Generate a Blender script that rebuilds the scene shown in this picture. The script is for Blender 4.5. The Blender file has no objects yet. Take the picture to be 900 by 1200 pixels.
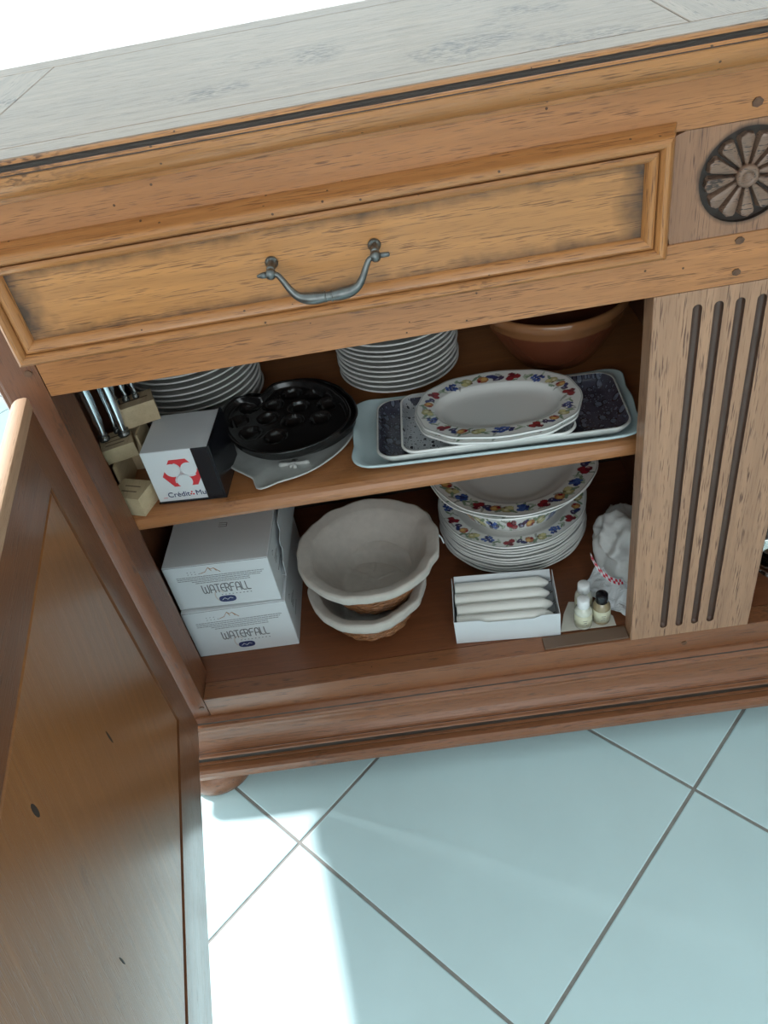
import bpy, bmesh, math, random
from mathutils import Vector, Matrix, noise

# ------------------------------------------------------------------ camera
S = bpy.context.scene
COL = S.collection
PI = math.pi
CAM = (0.3744, -0.7293, 1.1112)
YAW, PITCH, ROLL, FPX = 0.0810, 0.7044, -0.2029, 946.09


def cam_axes():
    B = Matrix(((1, 0, 0), (0, 0, -1), (0, 1, 0)))
    M = Matrix.Rotation(ROLL, 3, 'Z') @ Matrix.Rotation(PITCH, 3, 'X') @ B @ Matrix.Rotation(YAW, 3, 'Z').transposed()
    return M


cd = bpy.data.cameras.new('camera')
cam = bpy.data.objects.new('camera', cd)
COL.objects.link(cam)
Mc = cam_axes()
rx, ry, rz_ = Mc[0], Mc[1], Mc[2]
mw = Matrix.Identity(4)
for i in range(3):
    mw[i][0] = rx[i]
    mw[i][1] = -ry[i]
    mw[i][2] = -rz_[i]
    mw[i][3] = CAM[i]
cam.matrix_world = mw
cd.sensor_fit = 'VERTICAL'
cd.sensor_height = 36
cd.lens = FPX * 36 / 1200
cd.clip_start = 0.02
S.camera = cam

# ------------------------------------------------------------------ world, lights, exposure
S.view_settings.view_transform = 'Standard'
S.view_settings.look = 'None'
S.view_settings.gamma = 1
S.view_settings.use_curve_mapping = False
S.view_settings.exposure = 0.0

W = bpy.data.worlds.new('sky')
S.world = W
W.use_nodes = True
bg = W.node_tree.nodes['Background']
bg.inputs['Color'].default_value = (0.72, 0.91, 1.0, 1)
bg.inputs['Strength'].default_value = 1.4

sd = bpy.data.lights.new('sun', 'SUN')
sd.energy = 9.0
sd.angle = math.radians(5)
sd.color = (0.95, 0.98, 1.0)
sun = bpy.data.objects.new('sun', sd)
COL.objects.link(sun)
el = math.radians(40)
sdir = Vector((0.88 * math.cos(el), -0.47 * math.cos(el), -math.sin(el)))
sun.rotation_euler = sdir.to_track_quat('-Z', 'Y').to_euler()


def area_light(name, loc, target, sx, sy, power, color):
    d = bpy.data.lights.new(name, 'AREA')
    d.shape = 'RECTANGLE'
    d.size, d.size_y = sx, sy
    d.energy = power
    d.color = color
    o = bpy.data.objects.new(name, d)
    COL.objects.link(o)
    o.location = loc
    o.rotation_euler = (Vector(target) - Vector(loc)).to_track_quat('-Z', 'Y').to_euler()
    return o


# area lamps added inside the front, left and rear windows as daylight fill
area_light('window_fill_front', (0.2, -2.55, 1.45), (0.2, 0, 0.9), 2.2, 1.2, 22, (0.93, 0.98, 1.0))
area_light('window_fill_left', (-1.55, 0.3, 1.15), (1, 0.0, 0.9), 2.2, 2.0, 16, (0.86, 0.95, 1.0))
area_light('window_fill_rear', (0.5, 1.56, 1.25), (0.5, 0, 1.0), 3.6, 2.0, 10, (0.76, 0.94, 1.0))

# ------------------------------------------------------------------ materials
MATS = {}


def new_mat(name):
    m = bpy.data.materials.new(name)
    m.use_nodes = True
    nt = m.node_tree
    b = nt.nodes['Principled BSDF']
    return m, nt, b


def N(nt, t, **kw):
    n = nt.nodes.new(t)
    for k, v in kw.items():
        if k.startswith('i_'):
            n.inputs[k[2:].replace('_', ' ')].default_value = v
        else:
            setattr(n, k, v)
    return n


def ramp(nt, src, stops):
    r = nt.nodes.new('ShaderNodeValToRGB')
    el_ = r.color_ramp.elements
    while len(el_) > 1:
        el_.remove(el_[0])
    el_[0].position = stops[0][0]
    c = stops[0][1]
    el_[0].color = (c, c, c, 1) if not isinstance(c, tuple) else (*c, 1)
    for p_, c in stops[1:]:
        e = el_.new(p_)
        e.color = (c, c, c, 1) if not isinstance(c, tuple) else (*c, 1)
    nt.links.new(src, r.inputs[0])
    return r.outputs[0]


def mixc(nt, fac, a, b, mode='MIX'):
    n = nt.nodes.new('ShaderNodeMix')
    n.data_type = 'RGBA'
    n.blend_type = mode
    for sock, v in ((n.inputs[0], fac), (n.inputs[6], a), (n.inputs[7], b)):
        if isinstance(v, (int, float)):
            sock.default_value = v
        elif isinstance(v, tuple):
            sock.default_value = (*v, 1)
        else:
            nt.links.new(v, sock)
    return n.outputs[2]


def math_(nt, op, a, b=0.0, c=None):
    n = nt.nodes.new('ShaderNodeMath')
    n.operation = op
    for i, v in enumerate((a, b) if c is None else (a, b, c)):
        if isinstance(v, (int, float)):
            n.inputs[i].default_value = v
        else:
            nt.links.new(v, n.inputs[i])
    return n.outputs[0]


def bump(nt, b, h, strength=0.2, dist=0.002):
    n = nt.nodes.new('ShaderNodeBump')
    n.inputs['Strength'].default_value = strength
    n.inputs['Distance'].default_value = dist
    nt.links.new(h, n.inputs['Height'])
    nt.links.new(n.outputs[0], b.inputs['Normal'])


def plain(name, col, rough=0.5, metal=0.0, coat=0.0, var=0.0, vscale=40, bmp=0.0, bscale=300, spec=0.5):
    m, nt, b = new_mat(name)
    b.inputs['Base Color'].default_value = (*col, 1)
    b.inputs['Roughness'].default_value = rough
    b.inputs['Metallic'].default_value = metal
    b.inputs['Coat Weight'].default_value = coat
    b.inputs['Coat Roughness'].default_value = 0.1
    b.inputs['Specular IOR Level'].default_value = spec
    tc = N(nt, 'ShaderNodeTexCoord')
    if var > 0:
        n = N(nt, 'ShaderNodeTexNoise', i_Scale=vscale, i_Detail=4.0)
        nt.links.new(tc.outputs['Object'], n.inputs['Vector'])
        f = ramp(nt, n.outputs[0], [(0.3, 0.0), (0.7, 1.0)])
        dk = tuple(c * (1 - var) for c in col)
        nt.links.new(mixc(nt, f, dk, col), b.inputs['Base Color'])
    if bmp > 0:
        n = N(nt, 'ShaderNodeTexNoise', i_Scale=bscale, i_Detail=3.0)
        nt.links.new(tc.outputs['Object'], n.inputs['Vector'])
        bump(nt, b, n.outputs[0], bmp, 0.001)
    MATS[name] = m
    return m


def wood(name, light, dark, axis='X', rough=0.36, pores=1.0, worm=0.0, streak=1.0, coat=0.15, swirl=0.35,
         stain=None, diag=0.0, marks=0.5, PL=42.0, PA=900.0):
    """Oak: long figure, short dark pores, patches of darker patina, worm holes. stain=('box',cx,cz,hx,hz,w) or ('disc',cx,cz,r,w)."""
    m, nt, b = new_mat(name)
    L = nt.links
    tc = N(nt, 'ShaderNodeTexCoord')
    oi = N(nt, 'ShaderNodeObjectInfo')
    off = N(nt, 'ShaderNodeVectorMath', operation='SCALE')
    off.inputs[0].default_value = (3.1, 5.7, 4.3)
    L.new(oi.outputs['Random'], off.inputs['Scale'])
    add = N(nt, 'ShaderNodeVectorMath', operation='ADD')
    L.new(tc.outputs['Object'], add.inputs[0])
    L.new(off.outputs[0], add.inputs[1])
    src = add.outputs[0]
    if diag:
        mp = N(nt, 'ShaderNodeMapping')
        mp.inputs['Rotation'].default_value = (0, diag, 0)
        L.new(src, mp.inputs['Vector'])
        src = mp.outputs[0]

    def mapped(along, across):
        mp = N(nt, 'ShaderNodeMapping')
        s = [across] * 3
        s['XYZ'.index(axis)] = along
        mp.inputs['Scale'].default_value = s
        L.new(src, mp.inputs['Vector'])
        return mp.outputs[0]
    # long bands of figure
    n1 = N(nt, 'ShaderNodeTexNoise', i_Scale=1.0, i_Detail=6.0, i_Roughness=0.68, i_Distortion=swirl)
    L.new(mapped(4.0, 90.0), n1.inputs['Vector'])
    f1 = ramp(nt, n1.outputs[0], [(0.35, 0.0), (0.65, 1.0)])
    # cathedral rings
    wv = N(nt, 'ShaderNodeTexWave', i_Scale=1.0, i_Distortion=5.0, i_Detail=3.0)
    wv.inputs['Detail Scale'].default_value = 0.7
    wv.bands_direction = 'DIAGONAL'
    L.new(mapped(2.2, 26.0), wv.inputs['Vector'])
    f2 = ramp(nt, wv.outputs['Fac'], [(0.0, 0.0), (1.0, 1.0)])
    # short pores
    n3 = N(nt, 'ShaderNodeTexNoise', i_Scale=1.0, i_Detail=2.0)
    L.new(mapped(PL, PA), n3.inputs['Vector'])
    f3 = ramp(nt, n3.outputs[0], [(0.36, 1.0), (0.45, 0.0)])
    pm = math_(nt, 'MULTIPLY', f3, ramp(nt, wv.outputs['Fac'], [(0.2, 1.0), (0.8, 0.35)]))
    # patina patches
    n4 = N(nt, 'ShaderNodeTexNoise', i_Scale=1.0, i_Detail=3.0)
    L.new(mapped(3.5, 9.0), n4.inputs['Vector'])
    f4 = ramp(nt, n4.outputs[0], [(0.35, 0.0), (0.75, 1.0)])
    mid = tuple((a * .62 + c * .38) for a, c in zip(light, dark))
    c = mixc(nt, f1, light, mid)
    c = mixc(nt, math_(nt, 'MULTIPLY', f2, 0.32 * streak), c, mid)
    c = mixc(nt, math_(nt, 'MULTIPLY', f4, 0.45), c, mid)
    c = mixc(nt, math_(nt, 'MULTIPLY', pm, min(1.0, 0.80 * pores)), c, dark)
    if marks > 0:
        n6 = N(nt, 'ShaderNodeTexNoise', i_Scale=9.0, i_Detail=1.0)
        L.new(add.outputs[0], n6.inputs['Vector'])
        n7 = N(nt, 'ShaderNodeTexNoise', i_Scale=1.0, i_Detail=4.0)
        L.new(mapped(120.0, 420.0), n7.inputs['Vector'])
        k6 = ramp(nt, n6.outputs[0], [(0.70 - .06 * marks, 0.0), (0.80 - .06 * marks, 1.0)])
        k7 = ramp(nt, n7.outputs[0], [(0.48, 0.0), (0.60, 1.0)])
        c = mixc(nt, math_(nt, 'MULTIPLY', math_(nt, 'MULTIPLY', k6, k7), 0.85), c, tuple(q * .6 for q in dark))
    if worm > 0:
        vo = N(nt, 'ShaderNodeTexVoronoi', i_Scale=85.0)
        L.new(add.outputs[0], vo.inputs['Vector'])
        spot = math_(nt, 'LESS_THAN', vo.outputs['Distance'], 0.10)
        n5 = N(nt, 'ShaderNodeTexNoise', i_Scale=14.0, i_Detail=1.0)
        L.new(add.outputs[0], n5.inputs['Vector'])
        k = math_(nt, 'GREATER_THAN', n5.outputs[0], 0.70 - 0.14 * worm)
        c = mixc(nt, math_(nt, 'MULTIPLY', math_(nt, 'MULTIPLY', spot, k), 0.85), c, (0.03, 0.012, 0.006))
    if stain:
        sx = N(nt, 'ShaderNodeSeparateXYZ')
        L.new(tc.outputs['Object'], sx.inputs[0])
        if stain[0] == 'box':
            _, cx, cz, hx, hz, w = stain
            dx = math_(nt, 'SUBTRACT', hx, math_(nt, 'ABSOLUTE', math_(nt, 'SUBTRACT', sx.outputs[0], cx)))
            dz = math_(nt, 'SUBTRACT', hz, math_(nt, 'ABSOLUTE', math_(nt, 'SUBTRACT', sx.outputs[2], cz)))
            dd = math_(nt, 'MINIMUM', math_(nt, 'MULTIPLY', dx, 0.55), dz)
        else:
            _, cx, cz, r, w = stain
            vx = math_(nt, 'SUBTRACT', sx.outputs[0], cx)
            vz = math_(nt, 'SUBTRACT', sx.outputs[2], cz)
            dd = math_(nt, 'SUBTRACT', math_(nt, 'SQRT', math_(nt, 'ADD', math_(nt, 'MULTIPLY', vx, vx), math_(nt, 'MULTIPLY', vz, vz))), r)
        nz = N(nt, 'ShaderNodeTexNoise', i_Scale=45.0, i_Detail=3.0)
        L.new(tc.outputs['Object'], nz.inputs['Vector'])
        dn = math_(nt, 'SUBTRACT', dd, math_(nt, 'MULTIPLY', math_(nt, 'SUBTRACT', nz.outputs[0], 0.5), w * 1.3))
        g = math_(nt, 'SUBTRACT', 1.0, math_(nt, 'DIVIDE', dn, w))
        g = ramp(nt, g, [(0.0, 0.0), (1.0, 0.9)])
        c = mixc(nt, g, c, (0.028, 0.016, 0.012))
    L.new(c, b.inputs['Base Color'])
    b.inputs['Roughness'].default_value = rough
    b.inputs['Coat Weight'].default_value = coat
    b.inputs['Coat Roughness'].default_value = 0.25
    h = math_(nt, 'SUBTRACT', math_(nt, 'MULTIPLY', f1, 0.35), math_(nt, 'MULTIPLY', pm, 0.8))
    bump(nt, b, h, 0.28, 0.0008)
    MATS[name] = m
    return m


OAK_L, OAK_D = (0.58, 0.240, 0.084), (0.15, 0.055, 0.020)
wood('oak_x', OAK_L, OAK_D, 'X', worm=0.6, marks=1.2)
wood('oak_z', (0.52, 0.285, 0.165), (0.12, 0.050, 0.030), 'Z', worm=0.3, pores=1.2, marks=0.0, PL=30.0, PA=620.0)
wood('oak_plinth', (0.315, 0.118, 0.048), (0.09, 0.035, 0.018), 'X', rough=0.33, worm=0.5, coat=0.25)
wood('oak_post', (0.24, 0.086, 0.036), (0.08, 0.030, 0.015), 'Z')
wood('oak_moulding_x', (0.56, 0.240, 0.080), OAK_D, 'X', rough=0.30, worm=1.2)
wood('oak_moulding_z', (0.56, 0.240, 0.080), OAK_D, 'Z', rough=0.30)
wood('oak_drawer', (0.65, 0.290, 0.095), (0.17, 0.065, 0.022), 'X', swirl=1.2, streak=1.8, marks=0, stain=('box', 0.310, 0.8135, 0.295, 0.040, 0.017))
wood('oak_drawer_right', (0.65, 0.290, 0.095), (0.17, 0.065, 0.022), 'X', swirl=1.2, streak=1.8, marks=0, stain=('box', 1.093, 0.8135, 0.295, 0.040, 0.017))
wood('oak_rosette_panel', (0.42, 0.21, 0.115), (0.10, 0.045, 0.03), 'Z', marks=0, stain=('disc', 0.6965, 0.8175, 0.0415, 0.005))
wood('oak_petal', (0.30, 0.175, 0.115), (0.035, 0.022, 0.020), 'X', pores=1.5, streak=1.6)
wood('oak_top', (0.44, 0.31, 0.22), (0.12, 0.08, 0.06), 'X', rough=0.38, coat=0.0, pores=0.9, marks=1.6)
wood('oak_top_y', (0.44, 0.31, 0.22), (0.12, 0.08, 0.06), 'Y', rough=0.38, coat=0.0, pores=0.9, marks=1.0)
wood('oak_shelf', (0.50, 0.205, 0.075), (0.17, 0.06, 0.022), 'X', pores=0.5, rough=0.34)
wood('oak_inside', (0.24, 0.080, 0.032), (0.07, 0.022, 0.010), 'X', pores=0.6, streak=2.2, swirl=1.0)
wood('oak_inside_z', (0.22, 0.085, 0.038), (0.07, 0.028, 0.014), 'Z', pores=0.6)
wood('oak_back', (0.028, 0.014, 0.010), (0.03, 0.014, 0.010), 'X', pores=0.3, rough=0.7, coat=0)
wood('oak_door_frame_z', (0.25, 0.098, 0.040), (0.07, 0.028, 0.013), 'Z', pores=0.5, rough=0.30, coat=0.4)
wood('oak_door_frame_x', (0.25, 0.098, 0.040), (0.07, 0.028, 0.013), 'X', pores=0.5, rough=0.30, coat=0.4)
wood('oak_door_panel', (0.40, 0.165, 0.052), (0.14, 0.052, 0.020), 'Z', pores=0.3, rough=0.28, coat=0.45, diag=0.35, swirl=0.8, streak=1.6)
wood('oak_groove', (0.12, 0.060, 0.040), (0.04, 0.022, 0.016), 'Z', pores=0.4, marks=0)
wood('oak_edge_x', (0.62, 0.40, 0.26), (0.25, 0.12, 0.06), 'X', pores=0.5, rough=0.45, coat=0, marks=0)
plain('dark_groove', (0.045, 0.028, 0.020), 0.55, var=0.3)
plain('peg_wood', (0.17, 0.078, 0.040), 0.45, var=0.4, vscale=200)
wood('pale_beech', (0.66, 0.52, 0.33), (0.42, 0.29, 0.16), 'Y', pores=0.5, rough=0.5, coat=0)
wood('slot_wood', (0.20, 0.13, 0.08), (0.10, 0.06, 0.04), 'Y', pores=0.4, rough=0.6, coat=0)
plain('porcelain', (0.78, 0.77, 0.74), 0.16, coat=0.4)
plain('grey_rim_shade', (0.30, 0.31, 0.31), 0.3)
plain('pale_blue_glaze', (0.55, 0.68, 0.70), 0.15, coat=0.5, var=0.08, vscale=20)
plain('grey_ceramic', (0.62, 0.62, 0.59), 0.25, coat=0.3, var=0.15, vscale=60)
plain('black_pan', (0.014, 0.013, 0.013), 0.24, spec=0.6)
plain('black_plastic', (0.010, 0.010, 0.014), 0.25)
plain('white_paper', (0.76, 0.78, 0.80), 0.6)
plain('white_card', (0.68, 0.70, 0.72), 0.55, var=0.05, vscale=8)
plain('card_shade', (0.50, 0.52, 0.54), 0.7)
plain('cream_paper', (0.66, 0.62, 0.54), 0.7, var=0.1, vscale=70)
plain('logo_red', (0.72, 0.045, 0.055), 0.5)
plain('logo_navy', (0.02, 0.03, 0.12), 0.5)
plain('print_grey', (0.16, 0.15, 0.16), 0.6)
plain('print_copper', (0.42, 0.22, 0.12), 0.5)
plain('print_faint', (0.60, 0.52, 0.48), 0.6)
plain('steel', (0.78, 0.82, 0.86), 0.22, metal=1.0)
plain('pewter', (0.20, 0.205, 0.20), 0.38, metal=0.9, var=0.35, vscale=120, bmp=0.15, bscale=200)
plain('linen', (0.56, 0.51, 0.46), 0.9, var=0.10, vscale=90, bmp=0.35, bscale=900)
plain('wicker', (0.46, 0.20, 0.085), 0.4, var=0.6, vscale=120)
plain('wicker_inside', (0.05, 0.03, 0.02), 0.8)
plain('wax', (0.86, 0.85, 0.80), 0.35)
plain('wick', (0.10, 0.09, 0.08), 0.8)
plain('white_cap', (0.85, 0.86, 0.86), 0.3)
plain('tissue', (0.74, 0.74, 0.73), 0.6, var=0.05, vscale=30)
plain('ribbon_red', (0.60, 0.03, 0.06), 0.6)
plain('wall_paint', (0.80, 0.80, 0.78), 0.85, bmp=0.1)
plain('ceiling_paint', (0.84, 0.84, 0.83), 0.9)
plain('white_frame', (0.80, 0.82, 0.82), 0.35)
plain('terrace_stone', (0.62, 0.62, 0.60), 0.8, var=0.12, vscale=3)
plain('grout', (0.30, 0.29, 0.27), 0.85, var=0.2, vscale=80)
plain('tile', (0.64, 0.84, 0.87), 0.30, var=0.05, vscale=9, coat=0.1)
plain('bottle_label', (0.62, 0.60, 0.44), 0.5)
plain('strip_brown', (0.15, 0.09, 0.06), 0.6)


def vcol_mat(name, rough=0.16):
    m, nt, b = new_mat(name)
    a = N(nt, 'ShaderNodeAttribute')
    a.attribute_name = 'Col'
    nt.links.new(a.outputs['Color'], b.inputs['Base Color'])
    b.inputs['Roughness'].default_value = rough
    b.inputs['Coat Weight'].default_value = 0.4
    b.inputs['Coat Roughness'].default_value = 0.08
    MATS[name] = m


vcol_mat('fruit_glaze')


def terracotta():
    m, nt, b = new_mat('terracotta_glaze')
    tc = N(nt, 'ShaderNodeTexCoord')
    sx = N(nt, 'ShaderNodeSeparateXYZ')
    nt.links.new(tc.outputs['Object'], sx.inputs[0])
    n = N(nt, 'ShaderNodeTexNoise', i_Scale=18.0, i_Detail=3.0)
    nt.links.new(tc.outputs['Object'], n.inputs['Vector'])
    h = math_(nt, 'ADD', sx.outputs[2], math_(nt, 'MULTIPLY', math_(nt, 'SUBTRACT', n.outputs[0], 0.5), 0.012))
    f = ramp(nt, math_(nt, 'MULTIPLY', h, 10.0), [(0.70, 0.0), (0.73, 1.0)])
    c1 = mixc(nt, n.outputs[0], (0.13, 0.035, 0.018), (0.22, 0.065, 0.03))
    c2 = mixc(nt, n.outputs[0], (0.36, 0.16, 0.065), (0.28, 0.11, 0.045))
    nt.links.new(mixc(nt, f, c1, c2), b.inputs['Base Color'])
    b.inputs['Roughness'].default_value = 0.18
    b.inputs['Coat Weight'].default_value = 0.6
    MATS['terracotta_glaze'] = m


terracotta()


def droplet_mat(name, base, rim, core, scale, thr, base2):
    m, nt, b = new_mat(name)
    L = nt.links
    tc = N(nt, 'ShaderNodeTexCoord')
    nz = N(nt, 'ShaderNodeTexNoise', i_Scale=35.0, i_Detail=4.0)
    L.new(tc.outputs['Object'], nz.inputs['Vector'])
    c = mixc(nt, ramp(nt, nz.outputs[0], [(0.35, 0.0), (0.65, 1.0)]), base, base2)
    for s, t in ((scale, thr), (scale * 2.4, thr * 0.8)):
        mp = N(nt, 'ShaderNodeMapping')
        mp.inputs['Scale'].default_value = (1, 0.8, 1)
        L.new(tc.outputs['Object'], mp.inputs['Vector'])
        v = N(nt, 'ShaderNodeTexVoronoi', i_Scale=s, i_Randomness=1.0, voronoi_dimensions='2D')
        L.new(mp.outputs[0], v.inputs['Vector'])
        sc = N(nt, 'ShaderNodeSeparateColor')
        L.new(v.outputs['Color'], sc.inputs[0])
        rad = math_(nt, 'MULTIPLY', sc.outputs[0], t)
        q = math_(nt, 'DIVIDE', v.outputs['Distance'], math_(nt, 'MAXIMUM', rad, 0.02))
        inr = ramp(nt, q, [(0.60, 1.0), (0.72, 0.0)])
        ring = ramp(nt, math_(nt, 'MULTIPLY', q, 0.8), [(0.45, 0.0), (0.55, 1.0), (0.72, 1.0), (0.82, 0.0)])
        c = mixc(nt, ring, c, rim)
        c = mixc(nt, inr, c, core)
        last = ring
    L.new(c, b.inputs['Base Color'])
    b.inputs['Roughness'].default_value = 0.22
    b.inputs['Coat Weight'].default_value = 0.3
    bump(nt, b, last, 0.25, 0.001)
    MATS[name] = m


droplet_mat('slate_droplets', (0.045, 0.045, 0.065), (0.015, 0.016, 0.025), (0.13, 0.15, 0.20), 85, 0.55, (0.075, 0.075, 0.105))
droplet_mat('grey_droplets', (0.50, 0.52, 0.54), (0.58, 0.60, 0.62), (0.05, 0.05, 0.06), 105, 0.42, (0.44, 0.46, 0.49))


def glass_pane_mat():
    m = bpy.data.materials.new('window_glass')
    m.use_nodes = True
    nt = m.node_tree
    nt.nodes.clear()
    out = N(nt, 'ShaderNodeOutputMaterial')
    tr = N(nt, 'ShaderNodeBsdfTransparent')
    gl = N(nt, 'ShaderNodeBsdfGlossy')
    gl.inputs['Roughness'].default_value = 0.02
    mx = N(nt, 'ShaderNodeMixShader')
    mx.inputs[0].default_value = 0.06
    nt.links.new(tr.outputs[0], mx.inputs[1])
    nt.links.new(gl.outputs[0], mx.inputs[2])
    nt.links.new(mx.outputs[0], out.inputs[0])
    MATS['window_glass'] = m
    m, nt, b = new_mat('clear_glass')
    b.inputs['Base Color'].default_value = (0.93, 0.97, 0.96, 1)
    b.inputs['Roughness'].default_value = 0.03
    b.inputs['Transmission Weight'].default_value = 1.0
    b.inputs['IOR'].default_value = 1.45
    MATS['clear_glass'] = m


glass_pane_mat()


# ------------------------------------------------------------------ mesh helpers
class MB:
    def __init__(self):
        self.v, self.f, self.mi, self.sm = [], [], [], []

    def add(self, vs, fs, mi=0, smooth=False):
        o = len(self.v)
        self.v += [tuple(p) for p in vs]
        for k, f in enumerate(fs):
            self.f.append(tuple(i + o for i in f))
            self.mi.append(mi[k] if isinstance(mi, list) else mi)
            self.sm.append(smooth)
        return self

    def box(self, x0, x1, y0, y1, z0, z1, mi=0, M=None):
        vs = [(x, y, z) for x in (x0, x1) for y in (y0, y1) for z in (z0, z1)]
        if M:
            vs = [tuple(M @ Vector(p)) for p in vs]
        fs = [(0, 1, 3, 2), (4, 6, 7, 5), (0, 4, 5, 1), (2, 3, 7, 6), (0, 2, 6, 4), (1, 5, 7, 3)]
        return self.add(vs, fs, mi)

    def bbox(self, x0, x1, y0, y1, z0, z1, r=0.002, mi=0, seg=2):
        bm = bmesh.new()
        bmesh.ops.create_cube(bm, size=1)
        for v in bm.verts:
            v.co = Vector(((x0 + x1) / 2 + v.co.x * (x1 - x0), (y0 + y1) / 2 + v.co.y * (y1 - y0), (z0 + z1) / 2 + v.co.z * (z1 - z0)))
        bmesh.ops.bevel(bm, geom=bm.edges[:], offset=r, segments=seg, affect='EDGES', profile=0.5)
        bm.verts.index_update()
        self.add([v.co[:] for v in bm.verts], [[v.index for v in f.verts] for f in bm.faces], mi)
        bm.free()
        return self

    def prism(self, prof, a, b, fn, mi=0, smooth=False, cap=True, mis=None):
        """profile of (p,q); fn(p,q,t)->xyz ; t=a,b. Closed profile."""
        n = len(prof)
        vs = [fn(p, q, a) for p, q in prof] + [fn(p, q, b) for p, q in prof]
        fs = [(i, (i + 1) % n, n + (i + 1) % n, n + i) for i in range(n)]
        mm = [(mis[i] if mis else mi) for i in range(n)]
        if cap:
            fs += [tuple(range(n - 1, -1, -1)), tuple(range(n, 2 * n))]
            mm += [mi, mi]
        return self.add(vs, fs, mm, smooth)

    def lathe(self, prof, c=(0, 0, 0), seg=48, mi=0, smooth=True, axis='Z', rf=None):
        """prof: (r,z) list. r=0 gives a pole."""
        rings = []
        vs = []
        for r, z in prof:
            if r < 1e-7:
                rings.append([len(vs)])
                vs.append(self._ax(c, 0, 0, z, axis))
            else:
                ring = []
                for k in range(seg):
                    t = 2 * PI * k / seg
                    rr = r * (rf(t, z) if rf else 1)
                    ring.append(len(vs))
                    vs.append(self._ax(c, rr * math.cos(t), rr * math.sin(t), z, axis))
                rings.append(ring)
        fs = []
        for a, b in zip(rings, rings[1:]):
            if len(a) == 1 and len(b) == 1:
                continue
            for k in range(seg):
                k2 = (k + 1) % seg
                if len(a) == 1:
                    fs.append((a[0], b[k2], b[k]))
                elif len(b) == 1:
                    fs.append((a[k], a[k2], b[0]))
                else:
                    fs.append((a[k], a[k2], b[k2], b[k]))
        return self.add(vs, fs, mi, smooth)

    @staticmethod
    def _ax(c, x, y, z, axis):
        if axis == 'Z':
            return (c[0] + x, c[1] + y, c[2] + z)
        if axis == 'Y':
            return (c[0] + x, c[1] - z, c[2] + y)
        return (c[0] + z, c[1] + x, c[2] + y)

    def tube(self, pts, rad, seg=10, mi=0, closed=False, smooth=True):
        pts = [Vector(p) for p in pts]
        n = len(pts)
        rr = rad if isinstance(rad, (list, tuple)) else [rad] * n
        up = Vector((0, 0, 1))
        vs = []
        for i, p in enumerate(pts):
            a = pts[(i - 1) % n] if (closed or i > 0) else pts[i]
            b = pts[(i + 1) % n] if (closed or i < n - 1) else pts[i]
            t = (b - a).normalized()
            u = up - t * up.dot(t)
            if u.length < 0.05:
                u = Vector((0, 1, 0)) - t * t.y
            u.normalize()
            w = t.cross(u)
            for k in range(seg):
                an = 2 * PI * k / seg
                vs.append(p + (u * math.cos(an) + w * math.sin(an)) * rr[i])
        fs = []
        m = n if closed else n - 1
        for i in range(m):
            j = (i + 1) % n
            for k in range(seg):
                k2 = (k + 1) % seg
                fs.append((i * seg + k, i * seg + k2, j * seg + k2, j * seg + k))
        if not closed:
            fs.append(tuple(range(seg - 1, -1, -1)))
            fs.append(tuple((n - 1) * seg + k for k in range(seg)))
        return self.add(vs, fs, mi, smooth)

    def loops(self, loops, mi=0, smooth=True, cap0=True, cap1=True, mis=None):
        n = len(loops[0])
        vs = [p for l in loops for p in l]
        fs, mm = [], []
        for i in range(len(loops) - 1):
            for k in range(n):
                k2 = (k + 1) % n
                fs.append((i * n + k, i * n + k2, (i + 1) * n + k2, (i + 1) * n + k))
                mm.append(mis[i] if mis else mi)
        if cap0:
            fs.append(tuple(range(n - 1, -1, -1)))
            mm.append(mis[0] if mis else mi)
        if cap1:
            fs.append(tuple((len(loops) - 1) * n + k for k in range(n)))
            mm.append(mis[-1] if mis else mi)
        return self.add(vs, fs, mm, smooth)

    def mesh(self, name, mats):
        me = bpy.data.meshes.new(name)
        me.from_pydata(self.v, [], self.f)
        for m in (mats if isinstance(mats, (list, tuple)) else [mats]):
            me.materials.append(MATS[m])
        me.polygons.foreach_set('material_index', self.mi)
        me.polygons.foreach_set('use_smooth', self.sm)
        bm = bmesh.new()
        bm.from_mesh(me)
        bmesh.ops.recalc_face_normals(bm, faces=bm.faces)
        bm.to_mesh(me)
        bm.free()
        me.update()
        return me

    def build(self, name, mats, parent=None, loc=None, rz=0):
        o = bpy.data.objects.new(name, self.mesh(name, mats))
        COL.objects.link(o)
        if parent is not None:
            o.parent = parent
            base = parent.get('_base')
            if loc is None and base is not None:
                loc = tuple(-c for c in base)
        o.location = loc or (0, 0, 0)
        o.rotation_euler = (0, 0, rz)
        return o


def smooth_split(o, ang=35):
    me = o.data
    try:
        me.set_sharp_from_angle(angle=math.radians(ang))
    except Exception:
        pass
    return o


def thing(name, label, cat, loc=(0, 0, 0), rz=0, group=None, worldbase=False):
    o = bpy.data.objects.new(name, None)
    o.empty_display_size = 0.05
    COL.objects.link(o)
    o.location = loc
    o.rotation_euler = (0, 0, rz)
    o['label'] = label
    o['category'] = cat
    if group:
        o['group'] = group
    if worldbase:
        o['_base'] = list(loc)
    return o


def tag(o, label, cat, group=None):
    o['label'] = label
    o['category'] = cat
    if group:
        o['group'] = group
    return o


def struct(o, label=None):
    o['kind'] = 'structure'
    if label:
        o['label'] = label
        o['category'] = 'structure'
    return o


def dup(root, loc, rz, label, parts=True):
    r = root.copy()
    COL.objects.link(r)
    r.location = loc
    r.rotation_euler = (0, 0, rz)
    r['label'] = label
    for ch in (list(root.children) if parts else []):
        c = ch.copy()
        COL.objects.link(c)
        c.parent = r
        for g in ch.children:
            d = g.copy()
            COL.objects.link(d)
            d.parent = c
    return r


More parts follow.
